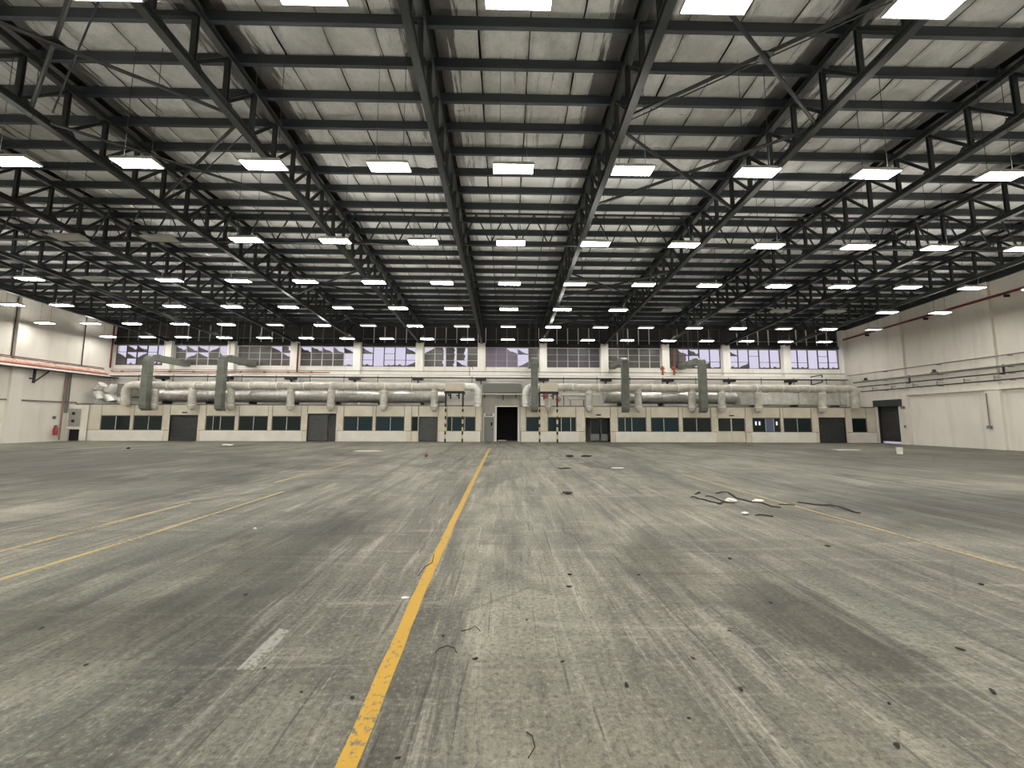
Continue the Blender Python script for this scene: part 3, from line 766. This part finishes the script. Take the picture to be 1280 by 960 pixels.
# crumpled foil bundle by the extinguisher wall
t = thing('foil_bundle', 'crumpled silver foil pipe bundle at the extinguisher wall corner', 'pipe bundle', (-35.9, 35.5, 3.25))
for k, (x, r_) in enumerate(((-36.6, .34), (-35.7, .42), (-34.8, .30))):
    part('foil_pipe', MB().tube([(x+.25*math.sin(j_*.9+k), 35.3+.15*k, 3.25+.22*j_) for j_ in range(9)], r_, 14, .28), 'foil', t, True)
part('dark_box', MB().box(-35.0, -32.9, 35.2, 36.4, 3.9, 5.05), 'greypipe', t)
# rectangular duct and pipe bridging the recess
t = thing('box_duct', 'grey rectangular duct bridging above the tall dark doorway', 'duct', (-.35, 34.7, 4.35))
part('duct_body', MB().box(-2.05, 1.45, 34.45, 34.88, 4.38, 5.22), 'doorgrey', t, bevel=.02)
part('bottom_pipe', MB().tube([(-2.1,34.42,4.24),(1.5,34.42,4.24)], .055, 8, up=(0,1,0)), 'whitepipe', t, True)
for x in (-1.85, -.2, .95): part('bracket', MB().box(x-.04, x+.04, 34.38, 34.86, 3.7 if x == -.2 else 3.95, 4.18), 'blacksteel', t)

# painted exhaust risers that lean out from the windows
for k, (x, nm) in enumerate(((-30.65, 'first from the extinguisher wall'), (-24.35, 'second from the extinguisher wall'), (2.52, 'beside the tall dark doorway'), (10.45, 'second from the corner shutter'), (17.27, 'first from the corner shutter'))):
    t = thing('exhaust_duct', 'tall grey-green square exhaust riser, ' + nm, 'duct', (x, 33.2, 2.6), 'grey-green exhaust risers')
    w = .29; y0, y1 = 33.0, 33.45; zt_ = 7.2
    part('riser', MB().rings([[(x-w, y0, z), (x+w, y0, z), (x+w, y1, z), (x-w, y1, z)] for z in (3.1, zt_-.35)]), 'green', t)
    part('outlet', MB().rings([[(x-w, y0+.0, 3.1), (x+w, y0, 3.1), (x+w, y1, 3.1), (x-w, y1, 3.1)], [(x-w*.98, y0+.05, 2.8), (x+w*.98, y0+.05, 2.8), (x+w*.98, y1+.1, 2.8), (x-w*.98, y1+.1, 2.8)], [(x-w*.9, y0+.3, 2.6), (x+w*.9, y0+.3, 2.6), (x+w*.9, y1+.25, 2.62), (x-w*.9, y1+.25, 2.62)]]), 'green', t)
    rs = []
    for j_ in range(6):
        a_ = math.pi/2*j_/5; R0, R1 = .80, .35; cy, cz = y1+.35, zt_-.35
        rs.append([(x-w, cy-R0*math.cos(a_), cz+R0*.8*math.sin(a_)), (x+w, cy-R0*math.cos(a_), cz+R0*.8*math.sin(a_)), (x+w, cy-R1*math.cos(a_), cz+R1*.3*math.sin(a_)), (x-w, cy-R1*math.cos(a_), cz+R1*.3*math.sin(a_))])
    part('elbow', MB().rings(rs), 'green', t)
    part('arm', MB().box(x-w, x+w, y1+.35, YU-.02, zt_-.25, zt_+.29), 'green', t)
    for z in (3.1, 4.1, 5.6, zt_-.35): part('flange', MB().box(x-w-.03, x+w+.03, y0-.03, y1+.03, z-.025, z+.025), 'greypipe', t)
    part('flange', MB().box(x-w-.03, x+w+.03, y1+.5, y1+.56, zt_-.29, zt_+.34), 'greypipe', t)
    for sx in (-w, w):
        part('hanger_rod', MB().tube([(x+sx, y1+.9, zt_+.3), (x+sx, y1+.9, roofz(y1+.9)-.11)], .013, 6), 'greypipe', t)
        part('hanger_rod', MB().tube([(x+sx, y1+2.6, zt_+.3), (x+sx, y1+2.6, roofz(y1+2.6)-.11)], .013, 6), 'greypipe', t)

# pipe ledge on the window wall
t = thing('pipe_ledge', 'long cream pipe ledge with black brackets below the broken windows', 'ledge', (-2, 36.6, 5.8))
part('shelf', MB().box(XL+.75, XR-.5, 36.35, 36.85, 5.96, 6.12), 'wallback', t)
part('underside', MB().box(XL+.75, XR-.5, 36.35, 36.85, 5.88, 5.955), 'blacksteel', t)
for x in TRX:
    part('bracket', MB().box(x-.5, x+.5, 36.4, 36.87, 5.68, 5.87), 'blacksteel', t)
    part('bracket_arm', MB().prism([(36.45, 5.68), (36.87, 5.68), (36.87, 5.3)], .08, 'x', x-.04), 'blacksteel', t)
solo('wall_pipe', MB().tube([(XL+.6,36.72,6.58),(0,36.72,6.56),(XR-.5,36.72,6.54)], .035, 6, up=(0,1,0)), 'greypipe', 'thin grey pipe running under the broken windows', 'pipe', smooth=True)
solo('wall_pipe', MB().tube([(XL+.9,36.5,6.21),(0,36.5,6.21),(XR-7,36.5,6.21)], .075, 8, up=(0,1,0)), 'whitepipe', 'thick cream pipe lying along the ledge', 'pipe', smooth=True)
t = thing('sprinkler_pipe', 'faded red pipe along the window wall ledge, ending near a column', 'pipe', (-27, 36.4, 6.3))
part('pipe_run', MB().tube([(XL+.8,36.38,6.36),(-28,36.38,6.36),(-16.6,36.38,6.36)], .05, 8, up=(0,1,0)), 'red', t, True)
for k in range(9): part('coupling', MB().tube([(-36+k*2.2,36.38,6.36),(-35.8+k*2.2,36.38,6.36)], .085, 8, up=(0,1,0)), 'red', t, True)
solo('riser_pipe', MB().tube([(-19.9,36.78,6.4),(-19.9,36.78,7.2),(-19.9,36.78,9.2)], .08, 8), 'darkred', 'dark red vertical pipe beside a window wall column', 'pipe', smooth=True)
for x, nm in ((15.25, 'on the column beside the last exhaust riser, dark glass side'), (16.35, 'on the column beside the last exhaust riser, broken glass side')):
    t = thing('hose_cabinet', 'red fire pipe set ' + nm, 'fire pipe', (x, 36.75, 6.2))
    part('stand_pipe', MB().tube([(x,36.75,6.2),(x,36.75,7.2)], .08, 8), 'red', t, True); part('head', MB().box(x-.2, x+.14, 36.62, 36.86, 6.85, 7.12), 'red', t, bevel=.03); part('tee', MB().tube([(x,36.75,6.6),(x+.22,36.75,6.6)], .06, 8), 'red', t, True)
solo('riser_pipe', MB().tube([(16.38,36.95,7.2),(16.38,36.95,8.2),(16.38,36.95,9.1)], .05, 8), 'darkred', 'thin dark red pipe rising beside the window wall column', 'pipe', smooth=True)
t = thing('metal_frame', 'small tilted dark metal frame hung in the window wall corner', 'frame', (30.5, 36.9, 5.4))
for a_, b_ in (((29.9,36.9,6.25),(31.0,36.9,6.45)),((29.9,36.9,5.45),(31.0,36.9,5.75)),((29.9,36.9,5.45),(29.9,36.9,6.25)),((31.0,36.9,5.75),(31.0,36.9,6.45))):
    part('bar', MB().tube([a_, b_], .05, 6, up=(0,1,0)), 'blacksteel', t)
t = thing('red_drop', 'small red bent pipe hook on the ledge above the grey door', 'pipe', (-3.3, 36.5, 6.125))
part('bent_pipe', MB().tube([(-3.4,36.35,6.125),(-3.4,36.35,6.9),(-3.3,36.35,7.0),(-3.15,36.35,6.95),(-3.1,36.35,6.7)], .03, 6, up=(0,1,0)), 'darkred', t, True)

# ================================================================== LEFT WALL FITTINGS
t = thing('pipe_rack', 'steel pipe rack along the extinguisher wall', 'rack', (XL+.5, 15, 5.7))
part('shelf', MB().box(XL+.05, XL+.75, YB+.05, 37.2, 5.82, 5.975), 'wallback', t)
part('underside', MB().box(XL+.05, XL+.75, YB+.05, 37.2, 5.77, 5.82), 'blacksteel', t)
for y in (30.95-6.03*2, 30.95-6.03, 30.95):
    part('bracket', MB().box(XL+.30, XL+.42, y-.06, y+.06, 4.68, 5.77).prism([(XL+.0, 5.0), (XL+.35, 5.0), (XL+.35, 5.1), (XL+.0, 5.1)], .06, 'y', y-.03), 'blacksteel', t)
    part('bracket_strut', MB().tube([(XL+.36, y, 4.75), (XL+.36, y+.95, 5.72)], .05, 6), 'blacksteel', t)
for x, z, r_, m_, nm in ((XL+.36, 6.18, .20, 'pinkpipe', 'thick faded pink pipe on the rack of the extinguisher wall'), (XL+.69, 6.03, .05, 'red', 'thin red pipe on the rack of the extinguisher wall'), (XL+.30, 6.60, .035, 'darkred', 'upper thin dark pipe along the extinguisher wall'), (XL+.30, 6.50, .03, 'blacksteel', 'lower thin black pipe along the extinguisher wall')):
    t = thing('rack_pipe', nm, 'pipe', (x, 15, z-r_))
    part('pipe_run', MB().tube([(x, YB+.1, z), (x, 15, z), (x, 36.2, z)], r_, 10), m_, t, True)
    if r_ > .05:
        for k in range(12): part('coupling', MB().tube([(x, 35.0-k*2.6, z), (x, 34.75-k*2.6, z)], r_*1.15, 10), 'red' if m_ == 'red' else 'pinkpipe', t, True)
for y, nm in ((29.6, 'thin black conduit dropping to the rack near the wide pilaster'), (34.5, 'thin black conduit dropping to the rack near the window wall')):
    solo('conduit', MB().tube([(XL+.06, y, 6.65), (XL+.06, y, 8), (XL+.06, y, 11.2)], .032, 6), 'blacksteel', nm, 'conduit')
solo('conduit', MB().tube([(XL+.13, 36.9, 6.75), (XL+.13, 36.9, 8), (XL+.13, 36.9, 10.8)], .07, 6), 'darkred', 'dark red vertical pipe in the window wall corner', 'pipe', smooth=True)
for y, z0, m_, nm in ((33.4, .1, 'rustpipe', 'thin rust-brown down pipe beside the fire extinguisher'), (33.58, 2.4, 'greypipe', 'first short grey down pipe beside the vent cabinet'), (33.76, 2.4, 'greypipe', 'second short grey down pipe beside the vent cabinet'), (29.95, .1, 'pinkpipe', 'faded pink down pipe beside the pilaster')):
    solo('down_pipe', MB().tube([(XL+.1, y, z0), (XL+.1, y, 3), (XL+.1, y, 5.75)], .055, 8), m_, nm, 'pipe', smooth=True)
# extinguisher
t = thing('fire_extinguisher', 'red fire extinguisher hanging on the white side wall', 'extinguisher', (XL+.16, 33.0, .5))
y, x = 33.0, XL+.18
part('cylinder', MB().tube([(x,y,.52),(x,y,.55),(x,y,1.1),(x,y,1.2),(x,y,1.26)], [.11,.14,.14,.1,.04], 14), 'redplastic', t, True)
part('valve_head', MB().box(x-.04, x+.05, y-.10, y+.05, 1.26, 1.34), 'blacksteel', t); part('hose', MB().tube([(x+.03,y-.05,1.28),(x+.12,y-.16,1.15),(x+.1,y-.17,.8),(x+.08,y-.15,.62)], .018, 6), 'rubber', t, True)
part('bracket', MB().box(XL, XL+.05, y-.05, y+.05, .8, 1.0), 'blacksteel', t)
solo('round_sign', MB().tube([(XL+.001, 32.95, 1.98), (XL+.03, 32.95, 1.98)], .14, 16), 'greypipe', 'small round grey sign above the fire extinguisher', 'sign')
# vent cabinet
t = thing('vent_cabinet', 'white cabinet with grey two-hole panel and dark lower opening', 'cabinet', (-37.0, 34.0, 0))
a, b, y0, y1 = -37.62, -36.42, 33.85, 34.36
part('body', MB().box(a, a+.07, y0, y1, 0, 3.1).box(b-.07, b, y0, y1, 0, 3.1).box(a+.07, b-.07, y0+.002, y1-.002, 2.75, 3.09).box(a+.07, b-.07, y0+.002, y1-.002, 1.0, 1.22).box(a+.07, b-.07, y1-.04, y1-.003, 0, 1.0), 'creamlow', t)
pn = part('grille_panel', MB().box(a+.09, b-.09, y0+.03, y0+.08, 1.24, 2.72), 'recess', t)
for z in (2.35, 1.7): part('port', MB().tube([(-37.15, y0+.0, z), (-37.15, y0+.04, z)], .14, 12), 'blacksteel', pn)
part('dark_opening', MB().box(a+.08, b-.08, y0+.2, y0+.24, .05, .98), 'black', t)

# ================================================================== RIGHT WALL FITTINGS
t = thing('sprinkler_main', 'dark red sprinkler main high on the corner shutter wall', 'pipe', (XR-.3, 15, 9.8))
zf = lambda y: 9.92+.04*(37.2-y)*1.0
part('pipe_run', MB().tube([(XR-.3, YB+.1, zf(YB)), (XR-.3, 15, zf(15)), (XR-.3, 37.0, zf(37))], .085, 10), 'darkred', t, True)
for k in range(7):
    y = 34.4-k*5.0; part('bracket', MB().box(XR-.35, XR-.006, y-.04, y+.04, zf(y)-.26, zf(y)-.08), 'steel', t)
for z, r_, m_, y1, x_, nm in ((6.33, .04, 'greypipe', 36.6, .32, 'thin topmost pipe on the corner shutter wall'), (5.60, .075, 'greypipe', 36.0, .35, 'thick brown-grey pipe under the thin topmost pipe'), (5.14, .045, 'blacksteel', 35.6, .35, 'dark pipe between the thick pipe and bracket ledge'), (4.69, .045, 'blacksteel', 35.4, .32, 'lowest dark pipe along the corner shutter wall')):
    t = thing('side_pipe', nm, 'pipe', (XR-x_, 15, z-r_))
    part('pipe_run', MB().tube([(XR-x_, YB+.1, z), (XR-x_, 15, z), (XR-x_, y1, z)], r_, 8), m_, t, True)
    for k in range(7):
        y = 33.0-k*4.2; part('clip', MB().box(XR-x_-.03, XR-.006, y-.04, y+.04, z-r_-.04, z-r_), 'greypipe', t)
for k in range(6):
    y = 31.0-6.03*k
    t = thing('pipe_bracket', 'black pipe bracket on the %s pilaster from the corner shutter' % ORD[k], 'bracket', (XR-.4, y, 5.1), 'black pipe brackets')
    part('upright', MB().box(XR-.27, XR-.222, y-.055, y+.055, 5.05, 5.72), 'blacksteel', t); part('arm', MB().box(XR-.5, XR-.27, y-.06, y+.06, 5.04, 5.09), 'blacksteel', t)
for k in range(7):
    y = 34.2-1.75*k; part_t = thing('pipe_hook', 'grey pipe hook bracket on the corner shutter wall, %s from the window wall' % ORD[k], 'bracket', (XR-.3, y, 4.75), 'small pipe hooks')
    part('hook', MB().box(XR-.34, XR-.28, y-.03, y+.03, 4.74, 5.02), 'bracketgrey', part_t); part('hook_arm', MB().box(XR-.34, XR-.0, y-.16, y+.03, 4.87, 4.91), 'bracketgrey', part_t)
for y, nm in ((34.7, 'first'), (29.0, 'second')):
    solo('junction_box', MB().box(XR-.46, XR-.32, y-.08, y+.08, 5.74, 5.92).box(XR-.46, XR-.32, y-.22, y+.22, 5.685, 5.74), 'blacksteel', 'black fixture on the thick pipe, %s from the window wall' % nm, 'fixture')
t = thing('wall_conduit', 'dark vertical conduit ending in a switch box on the side wall', 'conduit', (XR-.05, 26.0, 1.45))
part('tube', MB().tube([(XR-.33, 26.0, 1.6), (XR-.33, 26.0, 2.5), (XR-.33, 26.0, 3.85)], .035, 6), 'greypipe', t, True); part('switch_box', MB().box(XR-.42, XR-.28, 25.88, 26.12, 1.42, 1.62), 'greypipe', t, bevel=.01)
# roller shutter in the corner
nd += 1
d = struct('door_%d' % nd, MB().box(XR-.06, XR+.1, 31.87, 31.97, 0, 3.35).box(XR-.06, XR+.1, 34.03, 34.13, 0, 3.35), 'blacksteel')
rs = []
for k in range(55): rs.append([(XR+.06+(.02 if k % 2 else 0), 31.97, .19+3.16*k/54), (XR+.06+(.02 if k % 2 else 0), 34.03, .19+3.16*k/54), (XR+.10, 34.03, .19+3.16*k/54), (XR+.10, 31.97, .19+3.16*k/54)])
part('shutter', MB().rings(rs), 'shutter', d)
part('hood', MB().box(XR-.42, XR-.0, 31.82, 34.2, 3.22, 3.80), 'shutter', d, bevel=.03)
part('control_box', MB().box(XR-.38, XR-.28, 31.55, 31.8, 2.95, 3.2), 'greypipe', d)
part('push_button', MB().box(XR-.34, XR-.28, 31.6, 31.72, 1.4, 1.6), 'greypipe', d)
# white carton
t = thing('white_bucket', 'white plastic bucket standing on the floor before the corner shutter', 'bucket', (22.74, 22.06, 0))
part('pail', MB().tube([(22.74,22.06,0),(22.74,22.06,.02),(22.74,22.06,.33),(22.74,22.06,.35)], [.125,.13,.15,.158], 18), 'white', t, True); part('lid', MB().tube([(22.74,22.06,.35),(22.74,22.06,.375)], .162, 18), 'white', t)

# ================================================================== FLOOR MARKINGS
def stripe(pts, w, m, label, rag=.006):
    mb = MB(); n = len(pts)
    P = []
    for (xa, ya), (xb, yb) in zip(pts, pts[1:]):
        k = max(1, int(math.dist((xa, ya), (xb, yb))/.25))
        P += [(xa+(xb-xa)*q/k, ya+(yb-ya)*q/k) for q in range(k)]
    P.append(pts[-1]); top = []
    rs = []
    for x, y in P:
        a_, b_ = x-w/2+random.uniform(-rag, rag), x+w/2+random.uniform(-rag, rag)
        rs.append([(a_, y, .0005), (b_, y, .0005), (b_, y, .003), (a_, y, .003)])
    mb.rings(rs)
    return solo('floor_line', mb, m, label, 'floor line')
stripe([(-.75,-6),(-.80,2.15),(-.865,4.0),(-.91,7.1),(-.97,15),(-1.03,26.3)], .112, 'yellow', 'bright yellow painted line running down the concrete floor')
stripe([(-6.78,1),(-6.75,5.4),(-6.75,8.6)], .10, 'yellowfaded', 'faded yellow floor line farther from the bright yellow line')
stripe([(-5.6,1),(-5.55,4.56),(-5.5,6.0),(-5.52,9.9)], .09, 'yellowfaded', 'faded yellow floor line next nearest the bright yellow line')
stripe([(-6.6,11.4),(-6.52,17.3)], .09, 'yellowfaded', 'faint broken yellow line towards the offices')
stripe([(6.22,1),(6.23,4.7),(6.22,6.56),(6.10,9.0),(6.03,13.2)], .075, 'yellowfaded', 'thin pale yellow line beside the black rubber strips')
mb = MB().rings([[(-1.885,2.93,.0005),(-1.765,2.93,.0005),(-1.765,2.93,.003),(-1.885,2.93,.003)],[(-1.90,3.2,.0005),(-1.78,3.2,.0005),(-1.78,3.2,.003),(-1.90,3.2,.003)],[(-1.90,3.48,.0005),(-1.80,3.45,.0005),(-1.80,3.45,.003),(-1.90,3.48,.003)]])
solo('paint_patch', mb, 'whitepaint', 'worn white paint rectangle on the concrete', 'paint patch')

# ================================================================== LITTER
def strip(pts, w, m, label, name='rubber_strip'):
    mb = MB(); rs = []; P = []
    for k in range(len(pts)-1):
        for q in range(5): P.append(Vector(pts[k]).lerp(Vector(pts[k+1]), q/5))
    P.append(Vector(pts[-1]))
    for i, p in enumerate(P):
        d_ = (P[min(i+1, len(P)-1)]-P[max(i-1, 0)]).normalized(); n_ = Vector((-d_.y, d_.x))
        s_ = w*.62*(.7+.5*abs(noise.noise(Vector((p.x*3, p.y*3, 1))))); h = .012+.05*abs(noise.noise(Vector((p.x*2.2, p.y*2.2, 7))))
        o_ = n_*noise.noise(Vector((p.x*1.5, p.y*1.5, 4)))*.12
        a_, b_ = p-n_*s_+o_, p+n_*s_+o_
        rs.append([(a_.x,a_.y,h-.01),(b_.x,b_.y,h-.01),(b_.x,b_.y,h+.008),(a_.x,a_.y,h+.008)])
    rs[0] = [(x, y, .001 if q < 2 else .012) for q, (x, y, z) in enumerate(rs[0])]
    mb.rings(rs); return solo(name, mb, m, label, 'scrap strip', 'black strips of scrap by the pale yellow line')
strip([(4.40,9.2),(4.5,8.85),(4.6,8.35),(4.78,8.5)], .045, 'rubber', 'hooked black rubber strip, end of the scrap pile away from the line')
strip([(4.65,9.62),(4.85,9.75)], .05, 'rubber', 'shortest black rubber scrap beside the hooked strip')
strip([(4.78,9.3),(4.85,8.9),(4.80,8.55)], .03, 'rubber', 'thin black rubber scrap inside the hooked strip')
strip([(5.25,9.6),(5.5,9.7),(5.4,8.9),(5.45,8.45),(5.66,8.0)], .045, 'rubber', 'long kinked black rubber strip reaching the pale line')
strip([(4.75,7.42),(5.02,7.36)], .03, 'rubber', 'lone straight black rubber scrap nearest the paper scraps')
strip([(6.45,8.6),(6.7,8.42),(6.95,8.3),(6.88,7.9),(6.85,7.55)], .06, 'rubber', 'ragged black rubber strip beyond the pale yellow line')
strip([(5.9,8.4),(6.1,8.2)], .03, 'rubber', 'small black rubber scrap on the pale yellow line')
def crumple(x, y, r, m, label, name='paper_scrap', cat='paper', flat=.45, n=8, rot=0., el=1.):
    bm = bmesh.new(); bmesh.ops.create_icosphere(bm, subdivisions=2, radius=r)
    for v in bm.verts:
        k = 1+.55*noise.noise(v.co/r*1.7+Vector((x*3, y*3, 0)))
        v.co = Vector((v.co.x*k*el, v.co.y*k, v.co.z*k*flat))
    bmesh.ops.rotate(bm, verts=bm.verts, cent=(0,0,0), matrix=Matrix.Rotation(rot, 3, 'Z'))
    z = min(v.co.z for v in bm.verts)
    for v in bm.verts: v.co.z -= z
    me = bpy.data.meshes.new(name); bm.to_mesh(me); bm.free(); me.materials.append(M[m])
    o = link(name, me, None, (x, y, 0)); return tag(o, label, cat)
crumple(4.98, 8.62, .10, 'paper', 'crumpled white paper between the black rubber strips', rot=.4, el=1.5)
crumple(5.62, 8.65, .07, 'paper', 'smaller crumpled white paper by the long kinked strip', el=1.8)
crumple(4.60, 7.5, .05, 'paper', 'tiny white paper scrap by the lone straight strip', el=1.5)
crumple(-8.1, 23.2, .30, 'paper', 'flat white paper sheet lying towards the shutters', flat=.05, el=3.0)
crumple(-3.94, 19.6, .085, 'redplastic', 'small red plastic ball on the floor near the yellow line', 'red_ball', 'ball', .95)
crumple(3.3, 19.8, .10, 'wood', 'first dark scrap lump beyond the yellow line end', 'scrap_lump', 'scrap', .5, el=2.0)
crumple(4.12, 19.75, .10, 'wood', 'longer dark scrap lump beside the first scrap lump', 'scrap_lump', 'scrap', .5, el=2.8)
crumple(4.3, 14.9, .10, 'paper', 'thin white paper scrap beside the brown sliver', flat=.15, el=2.2)
crumple(2.25, 14.7, .08, 'wood', 'brown wooden sliver on the far floor', 'wood_sliver', 'sliver', .3, el=3.2, rot=.2)
crumple(1.52, 9.6, .06, 'wood', 'small dark scrap beside the long yellow line', 'scrap_lump', 'scrap', .5, el=2.2)
crumple(-23.4, 24.6, .09, 'grit', 'black lump on the floor before the first shutter', 'black_lump', 'lump', .6)
crumple(21.4, 24.5, .12, 'paper', 'white paper heap on the floor beside the bucket', flat=.35, el=1.4)
crumple(22.4, 25.3, .36, 'paper', 'flat pale sheet lying beyond the white bucket', flat=.03, el=2.6)
crumple(-4.04, 6.5, .022, 'paper', 'tiny white paper bit between the faded lines and dark stain', flat=.8)
crumple(-.99, 4.05, .025, 'paper', 'white scrap touching the bright yellow line', flat=.12, el=1.5)
crumple(-19.4, 27.5, .25, 'paper', 'white paper scrap before the window row of the second shutter', flat=.3, el=1.5)
# small loose grit and leaves near the camera
LEAF = [(-2.61,4.12,.028),(-.21,3.04,.018),(.82,2.74,.020),(1.41,3.03,.016),(.75,4.6,.03),(.69,4.28,.028),(1.56,2.69,.022),(2.14,2.24,.022),(2.41,2.55,.016),(-1.31,2.7,.016),(-.96,2.64,.022),(.43,3.0,.014),(3.55,3.12,.024),(3.2,2.65,.02),(-4.6,3.7,.02),(-3.9,3.5,.018),(2.9,5.1,.03),(1.55,4.6,.02),(5.2,4.3,.03),(-.5,3.35,.014),(-1.7,2.95,.012),(.2,3.6,.014),(1.1,2.45,.012),(4.6,5.6,.03),(1.9,3.4,.014),(2.6,3.9,.018),(-.55,2.2,.012),(-3.0,3.0,.014)]
for k, (x, y, r_) in enumerate(LEAF):
    r_ *= .62
    o = crumple(x, y, r_, 'grit' if k % 3 else 'wood', 'tiny dark crumb of grit lying loose on bare concrete', 'grit_crumb', 'grit', .5, el=random.uniform(1.2, 2.2), rot=random.uniform(0, 3))
    o['group'] = 'loose grit on the near floor'
def wire(pts, r_, label):
    return solo('wire_scrap', MB().tube([Vector((x, y, max(z, r_))) for x, y, z in pts], r_, 6), 'grit', label, 'wire', smooth=True)
wire([(-.52,3.12,0),(-.50,3.16,.012),(-.44,3.18,.02),(-.38,3.16,.012),(-.36,3.12,0)], .0032, 'bent black wire hoop on the pale floor patch by the yellow line')
wire([(-.36,3.42,0),(-.28,3.43,.015),(-.25,3.47,.02),(-.20,3.42,0)], .0032, 'forked black wire bit behind the bent hoop')
wire([(.13,2.19,0),(.17,2.25,.01),(.16,2.32,.012),(.13,2.36,0)], .0032, 'curved black wire bit on the floor by itself')
wire([(-.98,4.6,0),(-.96,4.85,.01),(-.90,5.0,.0),(-.93,5.3,0)], .0045, 'zigzag black wire lying beside the bright yellow line')
